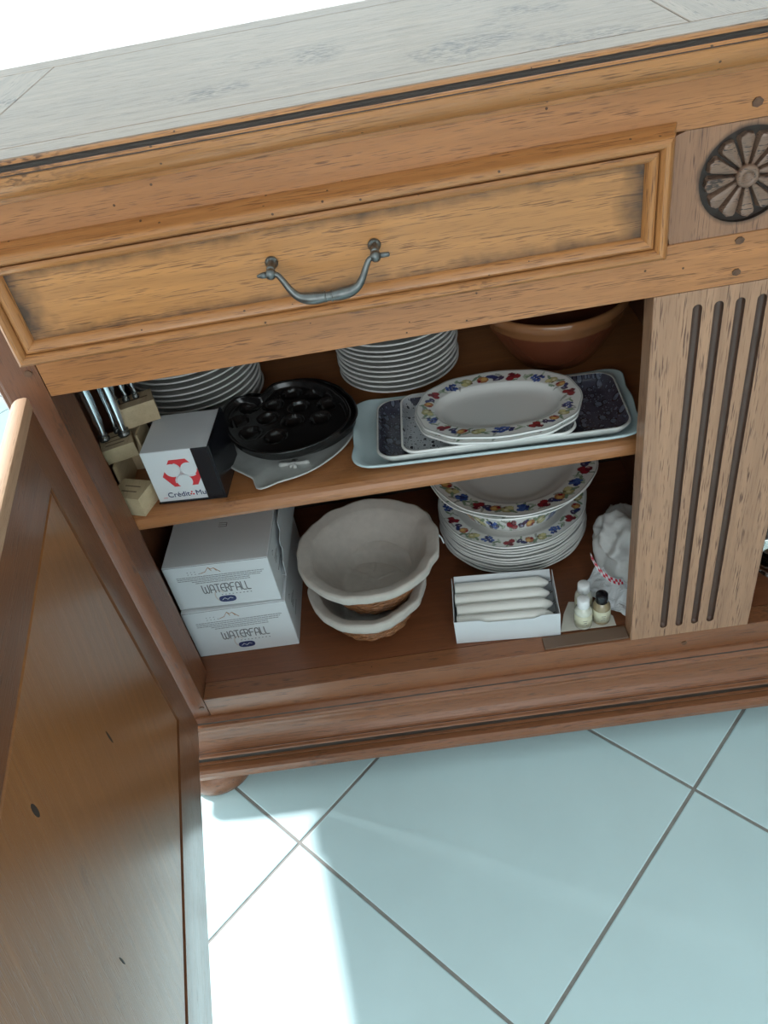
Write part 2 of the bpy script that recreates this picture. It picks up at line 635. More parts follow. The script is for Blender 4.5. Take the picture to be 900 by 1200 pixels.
def rrect(hx, hy, r, seg=6):
    pts = []
    for cx, cy, a0 in ((hx - r, hy - r, 0), (-hx + r, hy - r, PI / 2), (-hx + r, -hy + r, PI), (hx - r, -hy + r, 1.5 * PI)):
        for k in range(seg + 1):
            a = a0 + PI / 2 * k / seg
            pts.append((cx + r * math.cos(a), cy + r * math.sin(a)))
    return pts


# ------------------------------------------------------------------ room shell
RX0, RX1, RY0, RY1, RH = -1.6, 2.6, -2.6, 1.6, 2.68


def wall_with_hole(name, axis, pos, a0, a1, h0, h1, holes, th=0.15, side=1, label=''):
    """rectangular wall plane made of blocks around openings (non overlapping, sorted)."""
    mb = MB()

    def blk(u0, u1, z0, z1):
        if u1 - u0 < 1e-6 or z1 - z0 < 1e-6:
            return
        p0, p1 = sorted((pos, pos + side * th))
        if axis == 'x':
            mb.box(p0, p1, u0, u1, z0, z1)
        else:
            mb.box(u0, u1, p0, p1, z0, z1)
    cur = a0
    for (u0, u1, z0, z1) in holes:
        blk(cur, u0, h0, h1)
        blk(u0, u1, h0, z0)
        blk(u0, u1, z1, h1)
        cur = u1
    blk(cur, a1, h0, h1)
    return struct(mb.build(name, 'wall_paint'), label)


LW = (-0.10, 1.5, 0.02, 2.45)
BW = (-1.55, 2.55, 0.02, 2.2)
FW = (-0.9, 1.4, 0.85, 2.2)
wall_with_hole('wall_left', 'x', RX0, RY0 - .15, RY1 + .15, 0, RH, [LW], side=-1, label='white painted wall with a tall glazed door on the left of the room')
wall_with_hole('wall_right', 'x', RX1, RY0 - .15, RY1 + .15, 0, RH, [], side=1, label='white painted wall on the right of the room')
wall_with_hole('wall_back', 'y', RY1, RX0, RX1, 0, RH, [BW], side=1, label='white wall with wide glazing behind the sideboard')
wall_with_hole('wall_front', 'y', RY0, RX0, RX1, 0, RH, [FW], side=-1, label='white wall with a window behind the photographer')
struct(MB().box(RX0 - .15, RX1 + .15, RY0 - .15, RY1 + .15, RH, RH + .1).build('ceiling', 'ceiling_paint'), 'plain white ceiling')


def window(name, axis, pos, hole, divs, label):
    u0, u1, z0, z1 = hole
    fr = MB()
    w, d = 0.05, 0.03

    def b(m, a0, a1, c0, c1, dd):
        if axis == 'x':
            m.box(pos - dd, pos + dd, a0, a1, c0, c1)
        else:
            m.box(a0, a1, pos - dd, pos + dd, c0, c1)
    b(fr, u0, u1, z0, z0 + w, d)
    b(fr, u0, u1, z1 - w, z1, d)
    b(fr, u0, u0 + w, z0 + w, z1 - w, d)
    b(fr, u1 - w, u1, z0 + w, z1 - w, d)
    for k in range(1, divs):
        c = u0 + (u1 - u0) * k / divs
        b(fr, c - w / 2, c + w / 2, z0 + w, z1 - w, d)
    o = struct(fr.build(name, 'white_frame'), label)
    for k in range(divs):
        a0 = u0 + (u1 - u0) * k / divs + w / 2
        a1 = u0 + (u1 - u0) * (k + 1) / divs - w / 2
        g = MB()
        b(g, a0, a1, z0 + w, z1 - w, 0.003)
        g.build('pane', 'window_glass', o)
    return o


window('window_1', 'x', RX0 - .08, LW, 1, 'white framed glazed door on the left')
window('window_2', 'y', RY1 + .08, BW, 2, 'wide white framed glazing behind the sideboard')
window('window_3', 'y', RY0 - .08, FW, 2, 'white framed window behind the photographer')
gmb = MB().box(-14, 14, -14, 22, -0.12, -0.06)
struct(gmb.build('terrace_ground', 'terrace_stone'), 'pale stone terrace outside the windows')

# floor: grout bed with each tile a part
floor = struct(MB().box(RX0, RX1, RY0, RY1, -0.05, -0.0015).build('floor', 'grout'), 'pale blue-green ceramic floor laid diagonally with grey joints')
T, TH, OX, OY = 0.4065, 0.7757, 0.1066, -0.1372
ca, sa = math.cos(TH), math.sin(TH)


def clip(poly, xmin, xmax, ymin, ymax):
    def cl(pl, inside, inter):
        out = []
        for i in range(len(pl)):
            a, b = pl[i - 1], pl[i]
            if inside(b):
                if not inside(a):
                    out.append(inter(a, b))
                out.append(b)
            elif inside(a):
                out.append(inter(a, b))
        return out

    def ix(v):
        return lambda a, b: (v, a[1] + (b[1] - a[1]) * (v - a[0]) / (b[0] - a[0]))

    def iy(v):
        return lambda a, b: (a[0] + (b[0] - a[0]) * (v - a[1]) / (b[1] - a[1]), v)
    for ins, it in ((lambda p: p[0] >= xmin, ix(xmin)), (lambda p: p[0] <= xmax, ix(xmax)), (lambda p: p[1] >= ymin, iy(ymin)), (lambda p: p[1] <= ymax, iy(ymax))):
        poly = cl(poly, ins, it)
        if not poly:
            return poly
    return poly


def tile_mesh(poly):
    mb = MB()
    n = len(poly)
    cx = sum(p[0] for p in poly) / n
    cy = sum(p[1] for p in poly) / n

    def ins(k):
        return [(cx + (x - cx) * k, cy + (y - cy) * k) for x, y in poly]
    r = [[(x, y, -0.0014) for x, y in poly], [(x, y, -0.0006) for x, y in poly], [(x, y, 0.0) for x, y in ins(0.993)]]
    mb.loops(r, smooth=False)
    return mb


full_tile = None
g = 0.0024
for i in range(-9, 12):
    for j in range(-9, 12):
        q = [(i * T + g, j * T + g), ((i + 1) * T - g, j * T + g), ((i + 1) * T - g, (j + 1) * T - g), (i * T + g, (j + 1) * T - g)]
        w = [(OX + a * ca + b * sa, OY - a * sa + b * ca) for a, b in q]
        c = clip(w, RX0 + .002, RX1 - .002, RY0 + .002, RY1 - .002)
        if len(c) < 3:
            continue
        area = abs(sum(c[k - 1][0] * c[k][1] - c[k][0] * c[k - 1][1] for k in range(len(c)))) / 2
        if area < 0.0004:
            continue
        if area > 0.999 * (T - 2 * g) ** 2:
            if full_tile is None:
                h = (T - 2 * g) / 2
                full_tile = tile_mesh([(-h, -h), (h, -h), (h, h), (-h, h)]).mesh('tile', 'tile')
            o = bpy.data.objects.new('tile', full_tile)
            COL.objects.link(o)
            o.parent = floor
            cx = sum(p[0] for p in w) / 4
            cy = sum(p[1] for p in w) / 4
            o.location = (cx, cy, 0)
            o.rotation_euler = (0, 0, -TH)
        else:
            tile_mesh(c).build('tile', 'tile', floor)

# ------------------------------------------------------------------ sideboard
XC = 0.6965                       # centre line
XL, XR = -0.042, 2 * XC + 0.042   # outer faces of the front posts
W0 = 0.62                         # left opening 0..W0
PR = 0.7829
ZT, Z1, Z0 = 0.9437, 0.7122, 0.1856
YB = 0.42
SB = thing('sideboard', 'large carved oak sideboard, its left door swung open on crockery-filled shelves', 'sideboard', (XC, 0.2, 0), worldbase=True)


def sbp(mb, name, mats, label=None, split=None):
    o = mb.build(name, mats, SB)
    if label:
        o['label'] = label
    if split:
        smooth_split(o, split)
    return o


def X(p, q, t):     # profile (y,z) extruded along x
    return (t, p, q)


# top: framed panels with a front lipping, gaps of half a millimetre show as joints
YF = -0.016
zb = ZT - 0.022
for x0, x1, y0, y1, m, nm in ((XL - .048, XR + .048, YF + .004, 0.022, 'oak_top', 'top_rail'), (XL - .048, XR + .048, YB - .05, YB, 'oak_top', 'top_rail'),
                              (XL - .048, 0.004, 0.0228, YB - .0508, 'oak_top_y', 'top_stile'), (2 * XC - .004, XR + .048, 0.0228, YB - .0508, 'oak_top_y', 'top_stile'),
                              (0.643, 0.750, 0.0228, YB - .0508, 'oak_top_y', 'top_stile'),
                              (0.0054, 0.6416, 0.0228, YB - .0508, 'oak_top', 'top_panel'), (0.7514, 2 * XC - .0054, 0.0228, YB - .0508, 'oak_top', 'top_panel')):
    sbp(MB().bbox(x0, x1, y0, y1, zb, ZT, 0.0007, seg=1), nm, m)
sbp(MB().box(XL - .02, XR + .02, 0.0, YB - .01, zb - .004, zb + .0002), 'top_underlay', 'dark_groove')

# cornice: nosing, dark hollow, broad ovolo
prof = [(0.0, zb - .004), (YF + .0042, zb - .004), (YF + .0036, ZT - .0008), (YF + .0022, ZT - .0005), (YF, ZT - .0016), (YF - .0012, ZT - .0036),
        (YF - .0010, ZT - .0052), (YF - .0022, ZT - .0068), (YF - .0052, ZT - .0078), (YF - .0054, ZT - .0088), (YF - .0068, ZT - .0090), (YF - .0076, ZT - .0100), (YF - .0078, ZT - .0110), (YF - .0108, ZT - .0112)]
mis = [0, 0, 0, 0, 0, 1, 1, 1, 0, 0, 0, 1, 0]
n_ = 10
for k in range(1, n_ + 1):
    a = PI / 2 * k / n_
    prof.append((YF - .0112 + .0185 * (1 - math.cos(a)), ZT - .0125 - .0190 * math.sin(a)))
    mis.append(0)
prof += [(-.006, ZT - .0325), (-.0045, ZT - .0370), (0.0, ZT - .0385)]
mis += [0, 0, 0, 0]
mis = (mis + [0] * 9)[:len(prof)]
co = sbp(MB().prism(prof, XL - .046, XR + .046, X, mis=mis, smooth=False), 'cornice_moulding', ['oak_moulding_x', 'dark_groove'])


def frame_piece(pr, x0, x1, z0, z1, side, depth_fn, mb, mis=None, smooth=True):
    """mitred picture-frame piece: pr = list of (inset from outer edge, y). side in T,B,L,R"""
    A, B_ = [], []
    for s, y in pr:
        if side == 'T':
            A.append((x0 + s, y, z1 - s)); B_.append((x1 - s, y, z1 - s))
        if side == 'B':
            A.append((x0 + s, y, z0 + s)); B_.append((x1 - s, y, z0 + s))
        if side == 'L':
            A.append((x0 + s, y, z0 + s)); B_.append((x0 + s, y, z1 - s))
        if side == 'R':
            A.append((x1 - s, y, z0 + s)); B_.append((x1 - s, y, z1 - s))
    mb.loops([A, B_], smooth=smooth)
    return mb


# rails of the face frame (y 0 is the face)
sbp(MB().bbox(0.0008, 2 * XC - .0008, 0, 0.028, 0.8655, ZT - .027, 0.0006, seg=1), 'upper_rail', 'oak_x')
sbp(MB().bbox(0.0008, 2 * XC - .0008, 0, 0.028, Z1, 0.7635, 0.0006, seg=1), 'middle_rail', 'oak_x')
sbp(MB().bbox(0.0008, 2 * XC - .0008, 0, 0.030, 0.1385, Z0, 0.0012), 'bottom_rail', 'oak_plinth')
# posts, rounded outside corner
for s in (0, 1):
    mb = MB()
    pr = [(0, 0), (0, 0.052), (-.055, .052), (-.055, .014), (-.054, .010), (-.051, .007), (-.0455, .0065), (-.0455, .004), (-.0435, .001), (-.041, 0)]
    fx = (lambda p: p) if s == 0 else (lambda p: 2 * XC - p)
    mb.prism(pr, 0.0510, ZT - .0272, lambda p, q, t: (fx(p), q, t))
    sbp(mb, 'post', 'oak_post')
# side and back panels, boards
for s in (0, 1):
    x0, x1 = (-.050, -.036) if s == 0 else (2 * XC + .036, 2 * XC + .050)
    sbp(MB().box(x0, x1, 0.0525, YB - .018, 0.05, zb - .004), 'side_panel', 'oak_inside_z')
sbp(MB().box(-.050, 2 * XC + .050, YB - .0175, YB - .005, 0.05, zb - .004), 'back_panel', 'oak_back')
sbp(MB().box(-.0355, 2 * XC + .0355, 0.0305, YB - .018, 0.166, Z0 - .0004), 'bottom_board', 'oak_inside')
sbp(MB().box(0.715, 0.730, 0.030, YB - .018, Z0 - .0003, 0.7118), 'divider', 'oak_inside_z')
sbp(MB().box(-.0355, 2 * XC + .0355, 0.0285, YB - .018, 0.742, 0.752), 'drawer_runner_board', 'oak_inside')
ZS = 0.4935
for x0, x1 in ((-.0355, .7148), (.7302, 2 * XC + .0355)):
    pr = [(YB - .0185, ZS), (YB - .0185, ZS - .021)]
    pr += [(0.058, ZS - .022), (.0555, ZS - .020), (.054, ZS - .015), (.0545, ZS - .010), (.057, ZS - .005), (.062, ZS - .0015), (.070, ZS)]
    sbp(MB().prism(pr, x0, x1, X), 'shelf', 'oak_shelf')
# thin dark brown strip laid on the rail near the pilaster
sbp(MB().bbox(0.500, W0 - .001, 0.0035, 0.0245, Z0 + .0001, Z0 + .0035, 0.001), 'dark_strip', 'strip_brown')

# fluted pilaster
FX = [0.668 + .0213 * k + (XC - .700) for k in range(4)]
mb = MB()
zs = []
zf0, zf1, fr_ = 0.2035, 0.6965, 0.0048
levels = [(Z0 + .0003, 0)]
for k in range(7):
    a = PI / 2 * k / 6
    levels.append((zf0 + fr_ * (1 - math.cos(a)), math.sin(a)))
for k in range(6, -1, -1):
    a = PI / 2 * k / 6
    levels.append((zf1 - fr_ * (1 - math.cos(a)), math.sin(a)))
levels.append((0.7119, 0))
rows = []
for z, wf in levels:
    row = [(W0, 0.028, z), (W0, 0.0008, z), (W0 + .0008, 0, z)]
    for fx_ in FX:
        for k in range(9):
            a = PI * k / 8
            row.append((fx_ - fr_ * wf * math.cos(a) - (1e-5 * (4 - k)) * (wf < .01), 0.0062 * wf * (math.sin(a) ** 0.6 if 0 < k < 8 else 0), z))
    row += [(PR - .0008, 0, z), (PR, 0.0008, z), (PR, 0.028, z)]
    rows.append(row)
mb.loops(rows, smooth=False)
nr_ = len(rows[0])
for i_, f_ in enumerate(mb.f):
    if len(f_) == 4:
        ks = sorted(v % nr_ for v in f_)
        c_ = ks[0] if ks[-1] - ks[0] < 3 else -1
        if c_ >= 3 and (c_ - 3) % 9 < 8 and c_ < 3 + 36:
            mb.mi[i_] = 1
sbp(mb, 'pilaster', ['oak_z', 'oak_groove'], 'fluted oak pilaster with four vertical grooves')
gm = MB()

# rosette panel with round sinking
ZR = 0.8175
RR = 0.0425
mb = MB()
n = 64
ring = [(XC + RR * math.cos(2 * PI * k / n), ZR + RR * math.sin(2 * PI * k / n)) for k in range(n)]
x0, x1, z0, z1 = 0.6297, 2 * XC - .6297, 0.7640, 0.8650
outer = []
for k in range(n):
    a = 2 * PI * k / n
    dx, dz = math.cos(a), math.sin(a)
    tx = ((x1 - XC) if dx > 0 else (XC - x0)) / max(abs(dx), 1e-6)
    tz = ((z1 - ZR) if dz > 0 else (ZR - z0)) / max(abs(dz), 1e-6)
    t = min(tx, tz)
    outer.append((XC + dx * t, ZR + dz * t))
vs = [(x, 0.001, z) for x, z in outer] + [(x, 0.001, z) for x, z in ring] + [(x, 0.006, z) for x, z in ring] + [(x, 0.026, z) for x, z in outer]
fs = [(k, (k + 1) % n, n + (k + 1) % n, n + k) for k in range(n)] + [(n + k, n + (k + 1) % n, 2 * n + (k + 1) % n, 2 * n + k) for k in range(n)]
fs += [tuple(2 * n + k for k in range(n)), tuple(3 * n + k for k in range(n)), ] + [(k, (k + 1) % n, 3 * n + (k + 1) % n, 3 * n + k) for k in range(n)]
mi = [0] * n + [1] * n + [1] + [0] + [0] * n
mb.add(vs, fs, mi)
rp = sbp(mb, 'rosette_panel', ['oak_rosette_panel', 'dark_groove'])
NP = 12
for k in range(NP):
    a = 2 * PI * k / NP + PI / 2 + .12
    nu, nv = 12, 8
    vs, fs = [], []
    for i in range(nu + 1):
        u = i / nu
        r = 0.0095 + 0.0285 * u
        hw = (0.0014 + 0.0066 * min(1, u * 1.15)) * (math.sqrt(max(0, 1 - ((u - .80) / .2) ** 2)) if u > .80 else 1) + .0002
        for j in range(nv + 1):
            v = -1 + 2 * j / nv
            h = -0.0005 + .0030 * u ** .7 + .0020 * (1 - v * v)
            h *= 1 - max(0, u - .9) * 3
            if abs(v) > .99:
                h = -.0040
            vs.append((XC + r * math.cos(a) - hw * v * math.sin(a), 0.0018 - h, ZR + r * math.sin(a) + hw * v * math.cos(a)))
    for i in range(nu):
        for j in range(nv):
            p = i * (nv + 1) + j
            fs.append((p, p + 1, p + nv + 2, p + nv + 1))
    m_ = MB().add(vs, fs, 0, False)
    m_.add([vs[nu * (nv + 1) + j] for j in range(nv + 1)] + [(vs[nu * (nv + 1) + j][0], 0.0059, vs[nu * (nv + 1) + j][2]) for j in range(nv + 1)],
           [(j, j + 1, nv + 2 + j, nv + 1 + j) for j in range(nv)])
    m_.build('petal', 'oak_petal', rp)
MB().lathe([(0.0, -.0055), (.0100, -.0055), (.0103, 0.001), (.0098, .0035), (.0075, .0052), (.0050, .0040), (.0035, .0012), (0, .0008)], (XC, 0.0004, ZR), 24, axis='Y').build('rosette_boss', 'oak_petal', rp)

# pegs
for x, z, r, yy in ((XC + .001, .757, .0044, 0), (XC + .002, .725, .0044, 0), (XC, .879, .0050, 0), (XC, .1640, .0042, 0), (-.010, .742, .0046, 0), (-.007, .1665, .0040, 0),
                    (2 * XC + .008, .742, .0058, 0)):
    pr = [(r * math.cos(a + .25) * random.Random(x + z + a).uniform(.85, 1.1), r * math.sin(a + .25) * .85) for a in [2 * PI * k / 7 for k in range(7)]]
    sbp(MB().prism(pr, -.0012, .002, lambda p, q, t: (x + p, t + yy, z + q)), 'peg', 'peg_wood')
# end of the bottom rail meets the left post: post foot block is part of the post

# plinth moulding
pp = [(0.0, .1383), (0.0, .1465), (-.0035, .1462), (-.0105, .1435), (-.0112, .1415), (-.0150, .1395), (-.0165, .1360), (-.0160, .1325), (-.0145, .1312)]
pm_ = [0, 0, 0, 1, 0, 0, 0, 1]
for k in range(9):
    a = PI / 2 * k / 8
    pp.append((-.0155 - .0165 * (1 - math.cos(a)), .1300 - .0285 * math.sin(a) - .003))
    pm_.append(0)
pp += [(-.0330, .0985), (-.0335, .0975), (-.0375, .0965), (-.0385, .0945), (-.0370, .0925), (-.0345, .0915), (-.0340, .0800), (-.0380, .0793), (-.0380, .0783), (-.0350, .0778), (-.0360, .0745),
       (-.0450, .0740), (-.0495, .0715), (-.0510, .0655), (-.0505, .0580), (-.0470, .0520), (-.0420, .0505), (-.0005, .0505)]
pm_ += [1, 0, 0, 0, 0, 1, 1, 0, 0, 1, 1, 0, 0, 0, 0, 0, 0, 0, 0]
pm_ = (pm_ + [0] * 50)[:len(pp)]
pl = MB().prism(pp, XL - .045, XR + .045, X, mis=pm_, smooth=False)
sbp(pl, 'plinth_moulding', ['oak_plinth', 'dark_groove'])
for x in (-.028, 2 * XC + .028):
    for y in (0.012, YB - .060):
        sbp(MB().lathe([(0, 0), (.052, 0), (.058, .005), (.061, .014), (.060, .026), (.054, .037), (.047, .043), (.046, .0500), (0, .0500)], (x, y, 0), 40), 'bun_foot', 'oak_plinth')


# drawers
def drawer(x0, x1, mat, label):
    z0, z1 = 0.7520, 0.8745
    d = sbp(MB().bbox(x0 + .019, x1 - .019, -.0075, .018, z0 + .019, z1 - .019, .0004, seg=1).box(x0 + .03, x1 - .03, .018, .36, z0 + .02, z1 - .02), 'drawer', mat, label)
    pr = [(0.0, -.0003), (0.0005, -.003), (.0030, -.006), (.0048, -.0105), (.0052, -.0145), (.0070, -.0180), (.0100, -.0200), (.0135, -.0195), (.0160, -.0165), (.0168, -.0120), (.0172, -.0060), (.0172, -.0003)]
    for s in 'TBLR':
        o = frame_piece(pr, x0, x1, z0, z1, s, None, MB()).build('frame_moulding', 'oak_moulding_x' if s in 'TB' else 'oak_moulding_z', d)
        smooth_split(o, 40)
    # thin dark gap, then the sloping bead round the panel
    pr = [(.0180, -.0076), (.0180, -.0150), (.0205, -.0165), (.0235, -.0155), (.0265, -.0110), (.0275, -.0090), (.0278, -.0076)]
    for s in 'TBLR':
        o = frame_piece(pr, x0, x1, z0, z1, s, None, MB()).build('panel_bead', 'oak_moulding_x' if s in 'TB' else 'oak_moulding_z', d)
        smooth_split(o, 40)
    pr = [(.0168, -.0076), (.0168, -.0090), (.0184, -.0090), (.0184, -.0076)]
    gp = MB()
    for s in 'TBLR':
        frame_piece(pr, x0, x1, z0, z1, s, None, gp, smooth=False)
    gp.build('shadow_gap', 'dark_groove', d)
    return d


def handle(d, xc):
    dx = xc - .3085
    h = MB()
    pts = [(.2605, -.031, .8150), (.2665, -.032, .8135), (.2705, -.0335, .8075), (.2745, -.0350, .8000), (.2800, -.0365, .7930), (.2880, -.0375, .7895), (.2970, -.038, .7885),
           (.3060, -.038, .7882), (.3085, -.038, .7882), (.3110, -.038, .7882), (.3200, -.038, .7885), (.3290, -.0375, .7895), (.3370, -.0365, .7930), (.3425, -.0350, .8000), (.3465, -.0335, .8075), (.3505, -.032, .8135), (.3565, -.031, .8150)]
    rr = [.0020, .0021, .0023, .0026, .0032, .0044, .0048, .0038, .0036, .0038, .0048, .0044, .0032, .0026, .0023, .0021, .0020]
    rr = [r_ * 1.22 for r_ in rr]
    P2, R2 = [], []
    for i in range(len(pts) - 1):
        for k in range(4):
            t = k / 4
            p0, p1, p2, p3 = [Vector(pts[max(0, min(len(pts) - 1, i + o))]) for o in (-1, 0, 1, 2)]
            P2.append(0.5 * ((2 * p1) + (-p0 + p2) * t + (2 * p0 - 5 * p1 + 4 * p2 - p3) * t * t + (-p0 + 3 * p1 - 3 * p2 + p3) * t ** 3) + Vector((dx, 0, 0)))
            R2.append(rr[i] * (1 - t) + rr[i + 1] * t)
    P2.append(Vector(pts[-1]) + Vector((dx, 0, 0)))
    R2.append(rr[-1])
    h.tube(P2, R2, 12)
    for x in (.3055, .3115):
        h.lathe([(0, -.0011), (.0040, -.0011), (.0054, -.0005), (.0054, .0005), (.0040, .0011), (0, .0011)], (x + dx, -.038, .7882), 16, axis='X')
    for x, s in ((.2605, -1), (.3565, 1)):  # balls, pins, posts
        x += dx
        # ball, pin, post and little back plate
        h.lathe([(0, -.0052), (.0030, -.0044), (.0050, -.0018), (.0052, 0), (.0050, .0018), (.0030, .0044), (0, .0052)], (x, -.031, .8150), 16, axis='Y')
        h.lathe([(0, .004), (.0024, .005), (.0018, .010), (.0012, .0125), (0, .0128)] if s < 0 else [(0, .003), (.0024, .004), (.0022, .0120), (.0016, .0128), (0, .013)], (x, -.031, .8150), 12, axis='X') if s > 0 else \
            h.lathe([(0, -.0128), (.0012, -.0125), (.0028, -.008), (.0030, -.004), (0, -.003)], (x, -.031, .8150), 12, axis='X')
        h.lathe([(0, .0080), (.0060, .0080), (.0062, .0095), (.0045, .0110), (.0030, .0125), (.0028, .020), (.0042, .0235), (.0036, .0265), (0, .0270)], (x, 0, .8165), 20, axis='Y')
    o = h.build('handle', 'pewter', d)
    o['label'] = 'dark pewter drop handle'
    return o


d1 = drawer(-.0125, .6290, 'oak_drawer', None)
handle(d1, .3085)
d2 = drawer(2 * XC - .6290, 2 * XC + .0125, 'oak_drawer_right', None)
handle(d2, 2 * XC - .3085)


# doors: local x runs from the hinge along the door, local y 0 is the inner face
def door(mirror, label):
    DW, za, zb_ = 0.640, 0.1510, 0.7230
    ang = math.radians(-80.2)
    loc = Vector((-.0165, -.012, 0)) - Vector((XC, .2, 0))
    sgn = 1
    if mirror:
        loc = Vector((2 * XC + .0165, -.012, 0)) - Vector((XC, .2, 0))
        ang = math.radians(-68)
        sgn = -1
    d = bpy.data.objects.new('door', None)
    COL.objects.link(d)
    d.parent = SB
    d.location = loc
    d.rotation_euler = (0, 0, ang)
    if label:
        d['label'] = label
    st, br, tr = .062, .092, .072

    def part(mb, name, mat, sp=None):
        mb.v = [(x, y * sgn, z) for x, y, z in mb.v]
        o = mb.build(name, mat, d)
        if sp:
            smooth_split(o, sp)
        return o
    ro = .0035
    t = .022
    # rounded outer arris along the frame by profile (u from the outer edge, y)
    def edge_prof(w):
        return [(w, 0), (ro, 0), (.001, -.0010), (0, -ro), (0, -.010), (.0015, -.014), (.005, -.0185), (.010, -t + .001), (.014, -t), (w, -t)]
    for nm, x0, x1 in (('stile', 0, st), ('stile', DW, DW - st)):
        s = 1 if x1 > x0 else -1
        pr = edge_prof(st - .0002)
        part(MB().prism(pr, za + .0005, zb_ - .0142, lambda p, q, tt: (x0 + s * p, q, tt)), nm, 'oak_door_frame_z', 40)
    part(MB().prism(edge_prof(.0140), 0.0, DW, lambda p, q, tt: (tt, q, zb_ - p)), 'top_edge', 'oak_edge_x', 40)
    for z0, s, w in ((za, 1, br), (zb_ - .0142, -1, tr - .0142)):
        pr = edge_prof(w) if s > 0 else [(w, 0), (0, 0), (0, -t), (w, -t)]
        part(MB().prism(pr, st, DW - st, lambda p, q, tt: (tt, q, z0 + s * p)), 'rail', 'oak_door_frame_x', 40)
    # sunk panel with a bevelled edge
    a0, a1, c0, c1 = st, DW - st, za + br, zb_ - tr
    mb = MB()
    lp = []
    for ins, y in ((0, -.0030), (.0015, -.0034), (.0035, -.0036), (.006, -.0012)):
        lp.append([(a0 + ins, y, c0 + ins), (a1 - ins, y, c0 + ins), (a1 - ins, y, c1 - ins), (a0 + ins, y, c1 - ins)])
    mb.loops([[(a0, -.018, c0), (a1, -.018, c0), (a1, -.018, c1), (a0, -.018, c1)]] + lp, smooth=False)
    p = part(mb, 'panel', 'oak_door_panel')
    # knots and scars in the panel surface
    for (x, z, r, l) in ((.40, .600, .006, .016), (.245, .47, .003, .020), (.44, .42, .002, .014)):
        pts = [(x + r * math.cos(a) * .6, sgn * -.0010, z + l * math.sin(a) / 2) for a in [2 * PI * k / 12 for k in range(12)]]
        pts2 = [(q[0], sgn * -.0016, q[2]) for q in pts]
        MB().loops([pts2, pts], smooth=False).build('knot', 'dark_groove', p)
    # brass hinges are hidden between door and post; lock plate on the free edge
    part(MB().bbox(DW - .0005, DW + .0008, -.014, -.004, .40, .47, .0003), 'lock_plate', 'pewter')
    return d


door(False, 'open oak door seen from its plain inner side')
door(True, None)

# ------------------------------------------------------------------ crockery builders
PORC = (0.78, 0.77, 0.74)


def fruit_motifs(length, width, seed):
    """flat painted fruit garland in strip space (t along, d across)"""
    rnd = random.Random(seed)
    out = []
    n = max(4, round(length / 0.108))
    step = length / n
    red, dred = (0.30, 0.025, 0.035), (0.16, 0.018, 0.03)
    blue, dblue = (0.05, 0.09, 0.30), (0.04, 0.05, 0.16)
    plum, yel, org = (0.08, 0.06, 0.12), (0.48, 0.43, 0.20), (0.50, 0.20, 0.09)
    green, lgreen, brown = (0.22, 0.30, 0.20), (0.45, 0.52, 0.40), (0.16, 0.10, 0.08)
    w = width
    MS = 1.25
    for k in range(n):
        t0 = k * step

        def E_(t, dd, a, b, col, rot=0.0):
            out.append((t0 + t * step, dd * w, a * w * MS, b * w * MS, rot, col))
        for q in range(14):      # faint leaves and tendrils everywhere first
            E_(rnd.random(), rnd.uniform(.2, .85), rnd.uniform(.12, .22), rnd.uniform(.035, .06), rnd.choice((lgreen, green, (0.38, 0.38, 0.34))), rnd.uniform(0, PI))
        # cherries
        E_(.04, .45, .15, .15, red); E_(.11, .62, .15, .14, red); E_(.10, .34, .13, .13, dred); E_(.13, .36, .04, .04, (.7, .3, .3))
        # plums
        E_(.22, .55, .17, .11, plum, .6); E_(.27, .38, .17, .10, dblue, -.5); E_(.23, .57, .05, .03, (.4, .4, .55), .6)
        # peach
        E_(.36, .52, .20, .19, org); E_(.34, .48, .11, .11, (.72, .42, .14)); E_(.40, .60, .07, .08, red)
        E_(.43, .35, .18, .06, green, .7)
        # pear / quince
        E_(.54, .50, .23, .20, yel, .3); E_(.58, .62, .14, .13, (.66, .60, .30)); E_(.52, .46, .08, .08, (.74, .68, .42)); E_(.49, .62, .05, .05, brown)
        E_(.62, .36, .17, .06, green, -.6)
        # berries
        for (a, b) in ((.70, .45), (.74, .62), (.745, .40), (.78, .52), (.80, .70), (.82, .42), (.84, .58), (.77, .76), (.72, .72)):
            E_(a, b, .085, .085, rnd.choice((blue, dblue, (0.08, 0.14, 0.40))))
        E_(.90, .5, .20, .05, green, .5); E_(.93, .62, .16, .05, lgreen, -.8)
    # thin dotted line near the edge
    return out


def paint(motifs, length, t, d, base=PORC):
    c = base
    for (mt, md, a, b, rot, col) in motifs:
        dt = (t - mt + length / 2) % length - length / 2
        if abs(dt) > a * 1.2 + .001:
            continue
        dd = d - md
        cr, sr = math.cos(rot), math.sin(rot)
        u = (dt * cr + dd * sr) / a
        v = (-dt * sr + dd * cr) / b
        q = u * u + v * v
        if q < 1:
            k = 1.0 if q < .7 else .72
            c = tuple(x * k for x in col)
    return c


